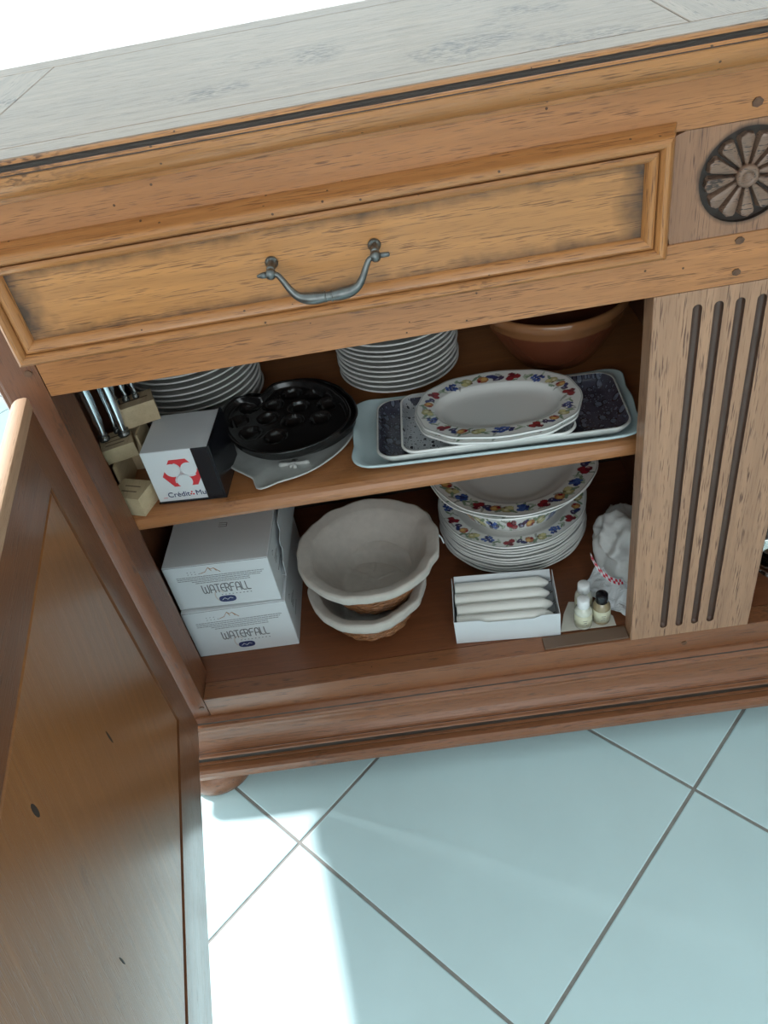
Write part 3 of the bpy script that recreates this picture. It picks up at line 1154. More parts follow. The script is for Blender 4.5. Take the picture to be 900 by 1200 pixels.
def ring_painted(name, outline, prof, bands, segs, sub=None):
    """outline(theta, s)->(x,y) offset outline for profile (s,z). prof rows list of (s,z,band,dist or None).
    bands: {id:(motifs,length)}; returns mesh with Col attribute."""
    verts, cols, faces = [], [], []
    n = segs
    for s, z, band, dist in prof:
        for k in range(n):
            th = 2 * PI * k / n
            x, y = outline(th, s)
            verts.append((x, y, z))
            if band is None:
                cols.append(PORC)
            elif band == 'grey':
                cols.append((0.40, 0.41, 0.40))
            else:
                mo, ln = bands[band]
                cols.append(paint(mo, ln, th / (2 * PI) * ln, dist))
    for i in range(len(prof) - 1):
        for k in range(n):
            k2 = (k + 1) % n
            faces.append((i * n + k, i * n + k2, (i + 1) * n + k2, (i + 1) * n + k))
    faces.append(tuple(range(n - 1, -1, -1)))
    faces.append(tuple((len(prof) - 1) * n + k for k in range(n)))
    me = bpy.data.meshes.new(name)
    me.from_pydata(verts, [], faces)
    at = me.color_attributes.new('Col', 'FLOAT_COLOR', 'POINT')
    flat = []
    for c in cols:
        flat += [c[0], c[1], c[2], 1]
    at.data.foreach_set('color', flat)
    me.polygons.foreach_set('use_smooth', [True] * len(faces))
    me.materials.append(MATS['fruit_glaze'])
    bm = bmesh.new()
    bm.from_mesh(me)
    bmesh.ops.recalc_face_normals(bm, faces=bm.faces)
    bm.to_mesh(me)
    bm.free()
    smooth_me(me)
    return me


def smooth_me(me):
    try:
        me.set_sharp_from_angle(angle=math.radians(60))
    except Exception:
        pass


def mesh_obj(name, me, loc=(0, 0, 0), rz=0):
    o = bpy.data.objects.new(name, me)
    COL.objects.link(o)
    o.location = loc
    o.rotation_euler = (0, 0, rz)
    return o


def plate_prof(R, h=.020):
    k = R / .12
    return [(0, .0012), (.058 * k, .0012), (.060 * k, 0), (.064 * k, 0), (.066 * k, .0030), (.080 * k, .0062), (R - .016 * k, h - .0078), (R - .002, h - .0026), (R, h - .0013), (R - .0008, h),
            (R - .0030, h - .0002), (R - .0056, h - .0010), (R - .018 * k, h - .0048), (.078 * k, .0100), (.066 * k, .0062), (0, .0058)]


def plain_plate_mesh(R, h, name='dinner_plate', wavy=0.0):
    mb = MB()
    mb.lathe(plate_prof(R, h), seg=72, rf=(lambda t, z: 1 + wavy * (z > h * .55) * math.cos(10 * t)) if wavy else None)
    pf = plate_prof(R, h)
    idx = [i for i, (a_, b_) in enumerate(zip(pf, pf[1:])) if abs(a_[0] - (R - .0030)) < 1e-6]
    k = 0
    nface = 0
    for i, (a_, b_) in enumerate(zip(pf, pf[1:])):
        for q in range(72):
            if i in idx:
                mb.mi[nface] = 1  # grey rim line, doubling as painted shade between stacked plates
            nface += 1
    me = mb.mesh(name, ['porcelain', 'grey_rim_shade'])
    return me


# ---- three stacks of plates
def stack(R, h, n, pitch, c, z, labels, group, name='dinner_plate', rnd=1, me=None, top=None):
    me = me or plain_plate_mesh(R, h, name)
    r = random.Random(rnd)
    zz = z
    for k in range(n):
        jx, jy = r.uniform(-.0012, .0012), r.uniform(-.0012, .0012)
        m = me if not (top and k == n - 1) else top
        o = mesh_obj(name, m, (c[0] + jx, c[1] + jy, zz), r.uniform(0, 6))
        tag(o, labels(k, n), 'plate', group)
        zz += pitch
    return zz


def lab(where):
    words = ['lowest', 'second lowest', 'third from the bottom', 'fourth from the bottom', 'fifth from the bottom', 'sixth from the bottom', 'seventh from the bottom', 'eighth from the bottom', 'ninth from the bottom', 'tenth from the bottom',
             'eleventh from the bottom', 'twelfth from the bottom', 'thirteenth from the bottom']

    def f(k, n):
        w = 'topmost' if k == n - 1 else words[k]
        return 'white plate, %s %s' % (w, where)
    return f


stack(.0945, .019, 11, .0092, (.0600, .3060), ZS + .0003, lab('in the stack behind the memo block'), 'white plates stacked at the left of the upper shelf', rnd=2)
stack(.088, .017, 13, .0080, (.357, .3120), ZS + .0003, lab('in the stack behind the black pans'), 'white plates stacked in the middle of the upper shelf', name='dessert_plate', rnd=3)

# decorated plate: top of the lower stack
RP = .118
Lp = 2 * PI * (RP - .014)
mot = fruit_motifs(Lp, .026, 4)
pr = [(.000001 + .001, .0058, None, 0)]
under = [(s, z, None, 0) for s, z in plate_prof(RP, .019)[1:9]]
edge = [(RP - .0008, .019, None, 0), (RP - .0020, .0189, 'grey', 0)]
top_rows = []
for k in range(25):
    q = k / 24
    s = RP - .0030 - (.034) * q
    z = .0188 - .0055 * q ** .8 - (.0035 * max(0, q - .7) / .3)
    top_rows.append((s, z, 'a', .003 + .030 * q))
top_rows += [(.072, .0070, None, 0), (.060, .0060, None, 0)]


def wav(a, amp, n):
    return lambda th, s: (s * math.cos(th) * (1 + amp * (s > a) * math.cos(n * th)), s * math.sin(th) * (1 + amp * (s > a) * math.cos(n * th)))


me_fp = ring_painted('fruit_plate', wav(.09, .006, 10), under + edge + top_rows, {'a': (mot, Lp)}, 560)
me_pp = plain_plate_mesh(RP, .019, 'dinner_plate', wavy=.006)
C3 = (.4985, .2600)
ztop = stack(RP, .019, 10, .0062, C3, Z0 + .0003, lambda k, n: ('fruit-rimmed white plate directly under the painted bowls' if k == n - 1 else
             lab('in the stack behind the candle box')(k, n).replace('topmost', 'upper')), 'plates stacked at the right of the cabinet floor', me=me_pp, top=me_fp, rnd=5)

# a deep bowl painted outside, and two wide-rimmed soup plates resting in it
RB = .109
Lb = 2 * PI * RB
mi_ = fruit_motifs(2 * PI * .112, .033, 9)
mo_ = fruit_motifs(Lb, .032, 11)
HB = .080
rows = [(.052, .0015, None, 0), (.054, 0, None, 0), (.058, 0, None, 0), (.059, .006, None, 0), (.068, .012, None, 0), (.076, .018, None, 0)]
for k in range(21):
    q = k / 20
    rows.append((.078 + .024 * q ** .85, .020 + .046 * q, 'o', .002 + .028 * (1 - q)))
rows += [(RB - .004, HB - .0085, None, 0), (RB - .001, HB - .0040, None, 0), (RB, HB - .0020, None, 0), (RB - .0010, HB, None, 0), (RB - .0022, HB - .0002, 'grey', 0),
         (RB - .006, HB - .006, None, 0), (.096, .058, None, 0), (.080, .030, None, 0), (.070, .016, None, 0), (.050, .008, None, 0)]
me_b = ring_painted('fruit_bowl', wav(.10, .006, 8), rows, {'o': (mo_, Lb)}, 560)
zb0 = Z0 + .0003 + 9 * .0062 + .0065
tag(mesh_obj('fruit_bowl', me_b, (C3[0] - .000, C3[1] - .012, zb0), .3), 'deep white bowl painted with fruit outside, standing on the fruit-rimmed plates', 'bowl')
RS = .1275
Ls = 2 * PI * .112
rows = [(.045, .0012, None, 0), (.047, 0, None, 0), (.051, 0, None, 0), (.053, .003, None, 0), (.074, .010, None, 0), (.090, .0235, None, 0), (.096, .0262, None, 0), (RS - .003, .0325, None, 0),
        (RS, .0345, None, 0), (RS - .0008, .0357, None, 0), (RS - .0022, .0356, 'grey', 0)]
for k in range(25):
    q = k / 24
    rows.append((RS - .0032 - .0315 * q, .0354 - .0072 * q, 'i', .002 + .029 * q))
rows += [(.088, .0250, None, 0), (.074, .0130, None, 0), (.060, .0070, None, 0), (.050, .0060, None, 0)]
me_s = ring_painted('soup_plate', wav(.10, .006, 10), rows, {'i': (mi_, Ls)}, 560)
zs0 = zb0 + HB - .0262
for k, (dx, dy, dz, rz, lb) in enumerate(((.001, -.013, .0, 1.9, 'lower of two fruit-rimmed soup plates resting on the painted bowl'), (.004, -.014, .0062, 4.0, 'uppermost fruit-rimmed soup plate, right under the shelf'))):
    tag(mesh_obj('soup_plate', me_s, (C3[0] + dx, C3[1] + dy, zs0 + dz), rz), lb, 'plate', 'fruit-rimmed soup plates')

# ---- oval fruit platters
Lo = 2 * PI * .09
mot2 = fruit_motifs(Lo, .027, 21)


def oval(hx, hy):
    R0 = .1

    def f(th, s):
        # s is distance inward from the outer edge
        a, b = hx - s, hy - s
        c, sn = math.cos(th), math.sin(th)
        e = 2 / 2.35
        x = a * math.copysign(abs(c) ** e, c)
        y = b * math.copysign(abs(sn) ** e, sn)
        w = 1 + .010 * math.cos(12 * th) * (1 if s < .012 else .3)
        return (x * w, y * w)
    return f


rows = [(.045, .0012, None, 0), (.040, 0, None, 0), (.037, 0, None, 0), (.034, .003, None, 0), (.012, .0095, None, 0), (.0005, .0128, None, 0), (0, .0145, None, 0), (.0006, .0158, None, 0), (.0020, .0158, 'grey', 0)]
for k in range(25):
    q = k / 24
    rows.append((.0030 + .026 * q, .0156 - .0035 * q - .0040 * max(0, q - .8) / .2, 'a', .0015 + .027 * q))
rows += [(.032, .0062, None, 0), (.036, .0048, None, 0), (.045, .0040, None, 0)]
me_o = ring_painted('oval_platter', oval(.1045, .0735), rows, {'a': (mot2, Lo)}, 560)


# ---- rectangular serving dishes
def tray(hx, hy, rc, h, inner, mats, floor_mi=1, seg=8):
    mb = MB()

    def L_(ins, z, r=None):
        return [(x, y, z) for x, y in rrect(hx - ins, hy - ins, max(.004, (r or rc) - ins * .6), seg)]
    rows_ = [L_(.016, 0), L_(.010, .0012), L_(.003, h * .55), L_(0, h - .0022), L_(.0004, h - .0006), L_(.0014, h), L_(.0028, h - .0004),
             L_(inner * .5, h * .62), L_(inner, .0042), L_(inner + .006, .0034)]
    mb.loops(rows_, mis=[0, 0, 0, 0, 0, 0, floor_mi, floor_mi, floor_mi, floor_mi])
    return mb.mesh('serving_dish', mats)


z = ZS + .0003
TR = math.radians(-3)
# light blue dish has fluted ends
mb = MB()


def blue_outline(ins, z):
    pts = []
    hx, hy = .180 - ins, .076 - ins
    for x, y in rrect(hx, hy, .020, 8):
        f = max(0, abs(x) - (.150 - ins)) / .03
        w = .0035 * math.cos(y / .0135 * PI / 2) * f if abs(y) < .05 else 0
        pts.append((x + math.copysign(w, x), y, z))
    return pts


# denser rounded rectangle so that the ends can undulate
def dense(hx, hy, r, n=160):
    base = rrect(hx, hy, r, 8)
    per = []
    tot = 0
    for i in range(len(base)):
        a, b = base[i], base[(i + 1) % len(base)]
        l = math.dist(a, b)
        per.append((tot, l, a, b))
        tot += l
    out = []
    for k in range(n):
        s = tot * k / n
        for (t0, l, a, b) in per:
            if t0 <= s < t0 + l + 1e-9:
                f = (s - t0) / l if l > 0 else 0
                out.append((a[0] + (b[0] - a[0]) * f, a[1] + (b[1] - a[1]) * f))
                break
    return out


def blue_loop(ins, z, lift):
    pts = []
    for x, y in dense(.178 - ins, .076 - ins, .022):
        f = max(0.0, min(1.0, (abs(x) - .135) / .035))
        w = .0016 * math.cos(y * PI / .060) * f * (1 if ins < .02 else .2)
        pts.append((x + math.copysign(w, x), y, z + lift * f * (.003 + .0015 * math.cos(y * PI / .026))))
    return pts


rows_ = [blue_loop(.020, 0, 0), blue_loop(.014, .0014, 0), blue_loop(.004, .009, 1), blue_loop(0, .0135, 1), blue_loop(.0006, .0150, 1), blue_loop(.0024, .0152, 1),
         blue_loop(.010, .0090, .6), blue_loop(.020, .0042, 0), blue_loop(.026, .0036, 0)]
mb.loops(rows_)
o = mesh_obj('serving_dish', mb.mesh('serving_dish', ['pale_blue_glaze']), (.4640, .1330, z), TR)
tag(o, 'long pale blue rectangular dish lying on the upper shelf under the other dishes', 'dish')
z += .0050
hd = .0150
me = tray(.157, .0645, .022, .018, .014, ['grey_ceramic', 'slate_droplets'])
o = mesh_obj('serving_dish', me, (.4730, .1270, z + .0), math.radians(-2.5))
tag(o, 'dark slate dish printed with water drops on the pale blue dish', 'dish')
z += .0050
me = tray(.108, .0655, .020, .016, .010, ['porcelain', 'grey_droplets'])
z2 = z
o = mesh_obj('serving_dish', me, (.4560, .1290, z2), math.radians(-3))
tag(o, 'light grey rectangular dish speckled with dark drops, under the fruit platters', 'dish')
z3 = z2 + .0052
OR = math.radians(-5)
for k, (dx, dy, dz, lb) in enumerate(((-.0015, -.0015, 0, 'lower of the two oval platters with painted fruit rims'), (.0005, .0010, .0058, 'upper oval platter with garland of painted fruit around its rim'))):
    tag(mesh_obj('oval_platter', me_o, (.4740 + dx, .1300 + dy, z3 + dz), OR), lb, 'platter', 'oval fruit platters')

# ---- terracotta bowl
mb = MB().lathe([(0, .001), (.050, 0), (.056, .002), (.070, .020), (.086, .048), (.097, .070), (.1015, .082), (.1045, .086), (.1050, .094), (.1035, .097), (.1000, .0975), (.0975, .094), (.092, .075), (.080, .046), (.062, .018), (.045, .008), (0, .007)], seg=64)
tag(mb.build('terracotta_bowl', 'terracotta_glaze', None, (.5800, .2915, ZS + .0003)), 'large glazed terracotta bowl with an orange rim at the back right of the shelf', 'bowl')


# ---- fish-shaped dish and black pans
def polar(tab):
    def f(th):
        t = (th + PI) % (2 * PI) - PI
        q = [(tab[-1][0] - 2 * PI, tab[-1][1])] + tab + [(tab[0][0] + 2 * PI, tab[0][1])]
        for (t0, r0), (t1, r1) in zip(q, q[1:]):
            if t0 <= t <= t1:
                k = (t - t0) / (t1 - t0)
                return r0 + (r1 - r0) * k
        return tab[0][1]

    def g_(th):
        return sum(f(th + d * .035) * w for d, w in ((-2, .1), (-1, .2), (0, .4), (1, .2), (2, .1)))
    return g_


FISH = [(-3.095, 0.091), (-2.734, 0.0903), (-2.402, 0.0988), (-2.157, 0.1005), (-1.917, 0.1074), (-1.902, 0.1225), (-1.814, 0.127), (-1.643, 0.1135), (-1.353, 0.1078), (-0.984, 0.0995), (-0.519, 0.0936), (-0.039, 0.0926)] + [(.5, .085), (1.1, .075), (1.6, .070), (2.1, .072), (2.7, .085)]
fish_R0 = polar(FISH)


def fish_R(th):
    return fish_R0(th) * 1.05


mb = MB()
n = 260
rows_ = []
for s, z_ in ((.55, 0), (.80, .002), (.97, .0085), (1.0, .0108), (.995, .0120), (.975, .0118), (.93, .0085), (.80, .0046), (.55, .0040)):
    rows_.append([(fish_R(2 * PI * k / n) * s * math.cos(2 * PI * k / n), fish_R(2 * PI * k / n) * s * math.sin(2 * PI * k / n), z_) for k in range(n)])
mb.loops(rows_)
fish = thing('fish_dish', 'grey ceramic fish-shaped dish under the black pans', 'dish', (.1960, .1875, ZS + .0003))
mb.build('dish_body', 'grey_ceramic', fish, (0, 0, 0))
rb = MB()
zo = .0052
rb.tube([(-.012 + .0408 * t, -.0745 - .003 * t, zo) for t in (0, .08, .2, .35, .5, .65, .8, .92, 1)], [.0022, .0040, .0030, .0024, .0030, .0024, .0030, .0040, .0022], 8)
rb.tube([(.0105, -.0860, zo + .0006), (.0088, -.078, zo), (.0075, -.070, zo)], [.0028, .0018, .0026], 8)
rb.tube([(.0030, -.0830, zo + .0006), (.0088, -.077, zo), (.0140, -.071, zo)], [.0022, .0016, .0022], 8)
o = rb.build('raised_ornament', 'grey_ceramic', fish, (0, 0, 0))
o['kind'] = 'stuff'

PC = (.1985, .1905)


pan_R = polar([(-3.095, 0.0891), (-2.577, 0.089), (-2.123, 0.0967), (-1.727, 0.1052), (-1.368, 0.1071), (-0.986, 0.1072), (-0.678, 0.1042), (-0.444, 0.0977), (-0.241, 0.0878), (0.177, 0.0718), (0.749, 0.0642), (1.271, 0.0641), (1.637, 0.0662), (1.9, 0.0657), (2.141, 0.0557), (2.41, 0.0506), (2.512, 0.0585), (2.519, 0.0786), (2.68, 0.0883), (2.913, 0.0903)])


ZP = ZS + .0003 + .0130
# hollows laid out on the pan (metres from its centre)
cav = [(-0.0522, 0.0250), (-0.0657, -0.0053), (-0.0254, -0.0077), (-0.0479, -0.0373), (-0.0195, 0.0210), (0.0165, 0.0080), (0.0096, -0.0233), (-0.0122, -0.0542), (0.0463, -0.0277), (0.0052, 0.0430), (0.0382, 0.0325), (0.0560, 0.0040)]


def pan_mesh():
    n, m = 144, 40
    verts, faces = [], []
    def P(s, th, z):
        r = pan_R(th) * s
        return (r * math.cos(th), r * math.sin(th), z)
    rws = [[P(.80, 2 * PI * k / n, 0.0) for k in range(n)], [P(.90, 2 * PI * k / n, .0008) for k in range(n)], [P(.945, 2 * PI * k / n, .005) for k in range(n)], [P(.965, 2 * PI * k / n, .0165) for k in range(n)], [P(1.0, 2 * PI * k / n, .0180) for k in range(n)],
           [P(1.006, 2 * PI * k / n, .0190) for k in range(n)], [P(1.0, 2 * PI * k / n, .0200) for k in range(n)], [P(.965, 2 * PI * k / n, .0196) for k in range(n)], [P(.945, 2 * PI * k / n, .0172) for k in range(n)], [P(.925, 2 * PI * k / n, .0120) for k in range(n)]]
    for i in range(1, m + 1):
        s = .915 * (1 - i / m) + .004
        row = []
        for k in range(n):
            th = 2 * PI * k / n
            x, y, _ = P(s, th, 0)
            z_ = .0102
            for cx, cy in cav:
                q = ((x - cx) ** 2 + ((y - cy)) ** 2) / .0140 ** 2
                if q < 1:
                    z_ = min(z_, .0102 - .0088 * math.sqrt(1 - q) ** .8)
                elif q < 1.35:
                    z_ = max(z_, .0102 + .0008 * math.sin((q - 1) / .35 * PI))
            row.append((x, y, z_))
        rws.append(row)
    return MB().loops(rws).mesh('oval_pan', 'black_pan')


me_pan = pan_mesh()
tag(mesh_obj('oval_pan', me_pan, (PC[0] + .010, PC[1] + .018, ZP), math.radians(-3)), 'lower black metal pan, its rim peeking out behind the upper one', 'pan', 'black pans with round hollows')
tag(mesh_obj('oval_pan', me_pan, (PC[0], PC[1], ZP + .0112), 0), 'upper black metal pan with rows of round hollows and a notched rim', 'pan', 'black pans with round hollows')


# ---- text helpers
def strokes(mb, lines, w, fn, t=.0003, mi=0):
    """lines: list of polylines in (a,b); fn(a,b,h)->xyz"""
    for ln in lines:
        for (a0, b0), (a1, b1) in zip(ln, ln[1:]):
            dx, dy = a1 - a0, b1 - b0
            l = math.hypot(dx, dy)
            if l < 1e-9:
                continue
            nx, ny = -dy / l * w / 2, dx / l * w / 2
            ex, ey = dx / l * w * .3, dy / l * w * .3
            q = [(a0 + nx - ex, b0 + ny - ey), (a0 - nx - ex, b0 - ny - ey), (a1 - nx + ex, b1 - ny + ey), (a1 + nx + ex, b1 + ny + ey)]
            vs = [fn(x, y, 0) for x, y in q] + [fn(x, y, t) for x, y in q]
            mb.add(vs, [(0, 1, 2, 3), (7, 6, 5, 4), (0, 4, 5, 1), (1, 5, 6, 2), (2, 6, 7, 3), (3, 7, 4, 0)], mi)
    return mb


def arc(cx, cy, rx_, ry_, a0, a1, n=8):
    return [(cx + rx_ * math.cos(math.radians(a0 + (a1 - a0) * k / n)), cy + ry_ * math.sin(math.radians(a0 + (a1 - a0) * k / n))) for k in range(n + 1)]


LET = {
    'W': [[(0, 1), (0, .35)] + arc(.22, .30, .22, .30, 180, 360)[0:] + [(.44, .35), (.44, .8)], arc(.66, .30, .22, .30, 180, 360) + [(.88, 1)]],
    'A': [[(0, 0), (.05, .6)] + arc(.34, .66, .29, .34, 180, 0) + [(.68, 0)], [(.03, .36), (.66, .36)]],
    'T': [[(0, 1), (.66, 1)], [(.33, 1), (.33, 0)]],
    'E': [arc(.5, .5, .5, .5, 70, 290, 12), [(0, .52), (.5, .52)]],
    'R': [[(.0, 0), (.0, 1), (.3, 1)] + arc(.3, .74, .25, .26, 90, -90) + [(.05, .48)], [(.25, .48), (.6, 0)]],
    'F': [[(0, 0), (0, .7)] + arc(.3, .7, .3, .3, 180, 90) + [(.62, 1)], [(0, .5), (.48, .5)]],
    'L': [[(0, 1), (0, .25)] + arc(.25, .25, .25, .25, 180, 270) + [(.56, 0)]],
}
ADV = {'W': 1.08, 'A': .84, 'T': .78, 'E': .70, 'R': .74, 'F': .78, 'L': .66}


def word(mb, s, a, b, h, w, fn, width=None, t=.0003):
    tot = sum(ADV[c] for c in s)
    k = (width / tot) if width else h * .8
    for c in s:
        strokes(mb, [[(a + x * k, b + y * h) for x, y in ln] for ln in LET[c]], w, fn, t)
        a += ADV[c] * k
    return mb


def text_mesh(name, body, size, mat, parent, M, depth=.0002):
    cu = bpy.data.curves.new(name, 'FONT')
    cu.body = body
    cu.size = size
    cu.extrude = depth
    tmp = bpy.data.objects.new('tmp', cu)
    COL.objects.link(tmp)
    bpy.context.view_layer.update()
    dg = bpy.context.evaluated_depsgraph_get()
    me = bpy.data.meshes.new_from_object(tmp.evaluated_get(dg))
    bpy.data.objects.remove(tmp)
    me.transform(M)
    me.materials.clear()
    me.materials.append(MATS[mat])
    me.name = name
    o = bpy.data.objects.new(name, me)
    COL.objects.link(o)
    o.parent = parent
    return o


# ---- glassware boxes
def carton(loc, rz, lx, ly, lz, label, flap):
    t = thing('glassware_carton', label, 'box', loc, rz, 'white glassware cartons on the cabinet floor')
    MB().bbox(0, lx, 0, ly, 0, lz, .0008, seg=1).build('carton_body', 'white_card', t, (0, 0, 0))
    # lid seam along the top front edge and right edge
    MB().box(.001, lx - .001, -.0002, .0004, lz - .0018, lz - .0012).box(lx - .0004, lx + .0002, .001, ly, lz - .004, lz - .0034).build('lid_seam', 'print_grey', t, (0, 0, 0))
    F = lambda a, b, h: (a, -.0001 - h, b)
    mb = MB()
    word(mb, 'WATERFALL', lx * .30, lz * .335, .0160, .0014, F, width=lx * .46)
    mb.build('lettering', 'print_grey', t, (0, 0, 0))
    # mountain outline
    mb = MB()
    strokes(mb, [[(lx * .34, lz * .80), (lx * .39, lz * .83), (lx * .43, lz * .92), (lx * .45, lz * .88), (lx * .48, lz * .90), (lx * .53, lz * .80)], [(lx * .43, lz * .92), (lx * .45, lz * .84)], [(lx * .48, lz * .90), (lx * .50, lz * .83)]], .0008, F)
    mb.build('mountain_emblem', 'print_copper', t, (0, 0, 0))
    rnd = random.Random(7)
    mb = MB()
    for r_ in range(5):
        a = lx * (.10 if r_ < 3 else .14 + .03 * r_)
        b = lz * (.74 - .038 * r_)
        end = lx * (.93 - .02 * r_ if r_ < 3 else .78)
        while a < end:
            w_ = rnd.uniform(.002, .006)
            strokes(mb, [[(a, b), (min(end, a + w_), b)]], .0007, F)
            a += w_ + .0011
    for k in range(9):
        a = lx * (.46 + .035 * k)
        strokes(mb, [[(a, lz * .27), (a + .0012, lz * .27)]], .0010, F)
    for k in range(7):
        a, b = lx * (.22 + .035 * (k % 4)), lz * (.80 + .05 * (k // 4))
        strokes(mb, [[(a, b), (a + .0008, b)]], .0008, F)
    mb.build('small_print', 'print_grey', t, (0, 0, 0))['kind'] = 'stuff'
    mb = MB()
    pts = [(lx * .50 + .0125 * math.copysign(abs(math.cos(x)) ** .7, math.cos(x)), lz * .165 + .0062 * math.copysign(abs(math.sin(x)) ** .7, math.sin(x))) for x in [2 * PI * k / 28 for k in range(28)]]
    mb.prism(pts, 0, .0004, lambda p, q, tt: (p, -.0001 - tt, q))
    mb.build('badge', 'logo_navy', t, (0, 0, 0))
    mb = MB()
    strokes(mb, [[(lx * .50 - .008, lz * .15), (lx * .50 - .004, lz * .19), (lx * .50, lz * .15), (lx * .50 + .004, lz * .19), (lx * .50 + .008, lz * .17)]], .0006, lambda a, b, h: (a, -.0006 - h, b))
    mb.build('badge_script', 'white_paper', t, (0, 0, 0))
    # faint glass drawing behind the badge
    mb = MB()
    strokes(mb, [arc(lx * .44, lz * .25, .007, .011, 30, 330, 16)], .0016, F, .0002)
    mb.build('glass_drawing', 'print_faint', t, (0, 0, 0))
    # marks on the top and on the side
    mb = MB()
    for k in range(3):
        strokes(mb, [[(lx * .47, ly * .40 + .004 * k), (lx * .47 + .012, ly * .40 + .004 * k - .001)]], .0009, lambda a, b, h: (a, b, lz + h * .6))
    strokes(mb, [[(lx * .47 + .012, ly * .40 - .001), (lx * .47 + .012, ly * .40 + .007)]], .0009, lambda a, b, h: (a, b, lz + h * .6))
    G_ = lambda a, b, h: (lx + h, a, b)
    strokes(mb, [[(.025, lz * .75), (.03, lz * .80), (.034, lz * .76)], [(.03, lz * .62), (.05, lz * .62)], [(.03, lz * .57), (.06, lz * .57)], [(.03, lz * .52), (.045, lz * .52)], [(.03, lz * .35), (.06, lz * .36)]], .0012, G_)
    mb.build('side_print', 'print_grey', t, (0, 0, 0))['kind'] = 'stuff'
    if flap:
        mb = MB()
        pr = [(.035, .012), (.19, .012), (.19, lz - .002), (.075, lz - .002), (.073, lz - .020), (.058, lz - .022), (.054, lz - .030), (.058, lz - .040), (.050, lz - .046), (.040, lz - .05)]
        mb.prism(pr, .0062, .0072, lambda p, q, tt: (lx + tt, p, q))
        mb.box(lx, lx + .0062, .036, .19, .012, .013)
        mb.build('side_flap', 'card_shade', t, (0, 0, 0))
    return t


carton((-.0130, .0815, Z0 + .0003), math.radians(-.6), .155, .205, .0985, 'lower white glassware carton lettered WATERFALL, standing on the cabinet floor', False)
carton((-.0135, .0885, Z0 + .0003 + .0995), math.radians(-2.5), .1515, .190, .0860, 'upper white glassware carton lettered WATERFALL, resting on the other one', True)


# ---- memo cube in black holder
mc = thing('memo_cube', 'white paper memo block in a black plastic holder with red round-leafed emblem', 'memo block', (.0300, .0760, ZS + .0003), math.radians(-4.5))
MB().bbox(0, .0855, 0.0012, .082, .002, .0800, .0006, seg=1).build('paper_block', 'white_paper', mc, (0, 0, 0))
hb = MB().bbox(-.001, .0892, -.0008, .084, 0, .0019, .0004, seg=1)
hb.bbox(.0860, .0892, -.0008, .084, .0019, .0815, .0006, seg=1)
hb.bbox(.0650, .0860, -.0008, .0010, .0019, .0805, .0005, seg=1)
hb.bbox(-.001, .0860, .0824, .084, .0019, .060, .0004, seg=1)
hb.build('holder', 'black_plastic', mc, (0, 0, 0))
F2 = lambda p, q, tt: (p, .0011 - tt, q)
# red emblem: three lobed trapeziums around three pale discs
mb = MB()
ex, ez, es = .0430, .0440, .0235
hexa = []
for k in range(3):
    a = math.radians(90 + 120 * k)
    for da in (-24, 24):
        hexa.append((ex + es * 1.10 * math.cos(a + math.radians(da)), ez + es * 1.02 * math.sin(a + math.radians(da))))
mb.prism(hexa, 0, .0002, F2)
mb.build('emblem', 'logo_red', mc, (0, 0, 0))
mb = MB()
for k in range(3):
    a = math.radians(30 + 120 * k)
    cx, cz = ex + es * .52 * math.cos(a), ez + es * .52 * math.sin(a)
    mb.prism([(cx + es * .43 * math.cos(2 * PI * j / 28), cz + es * .43 * math.sin(2 * PI * j / 28)) for j in range(28)], .0002, .00035, F2)
mb.build('emblem_discs', 'white_paper', mc, (0, 0, 0))
mb = MB()
for k in range(3):
    a = math.radians(30 + 120 * k)
    cx, cz = ex + es * .52 * math.cos(a), ez + es * .52 * math.sin(a)
    strokes(mb, [arc(cx, cz, es * .47, es * .47, 30 + 120 * k - 215, 30 + 120 * k - 85, 14)], .0014, lambda p, q, h: (p, .0011 - .0002 - h, q), .0003)
mb.build('emblem_curves', 'white_paper', mc, (0, 0, 0))
MT = lambda x, z: Matrix.Translation((x, .0009, z)) @ Matrix.Rotation(PI / 2, 4, 'X')
text_mesh('lettering', 'Crédit', .0110, 'logo_navy', mc, MT(.0140, .0085))
text_mesh('lettering', 'Mu', .0110, 'logo_navy', mc, MT(.0505, .0085))
mb = MB()
for dx, dz in ((0, 0), (.0032, -.0006), (.0016, .0032)):
    mb.prism([(.0445 + dx + .0012 * math.cos(2 * PI * j / 10), .0110 + dz + .0012 * math.sin(2 * PI * j / 10)) for j in range(10)], 0, .0003, F2)
mb.box(.0075, .0125, .0008, .0011, .0078, .0083)
mb.build('small_emblem', 'logo_red', mc, (0, 0, 0))['kind'] = 'stuff'

# ---- stepped knife block with steel-handled knives
kb = thing('knife_block', 'pale wooden stepped knife block at the left end of the shelf', 'knife block', (.0065, .10, ZS + .0003), worldbase=False)


def tier(cx, cy, z0, z1, hx, hy, rz, slots, front_slant=0):
    M = Matrix.Translation((cx, cy, 0)) @ Matrix.Rotation(rz, 4, 'Z')
    mb = MB()
    pr = [(-hy, z1), (hy, z1), (hy, z0), (-hy + front_slant, z0)]
    mb.prism(pr, -hx, hx, lambda p, q, t: tuple(M @ Vector((t, p, q))))
    o = mb.build('tier', 'pale_beech', kb, (0, 0, 0))
    sm = MB()
    for sx, sy, lx_, ly_ in slots:
        sm.box(sx - lx_, sx + lx_, sy - ly_, sy + ly_, z1 - .001, z1 + .0002, M=M)
    sm.build('slot', 'slot_wood', o, (0, 0, 0))
    return o


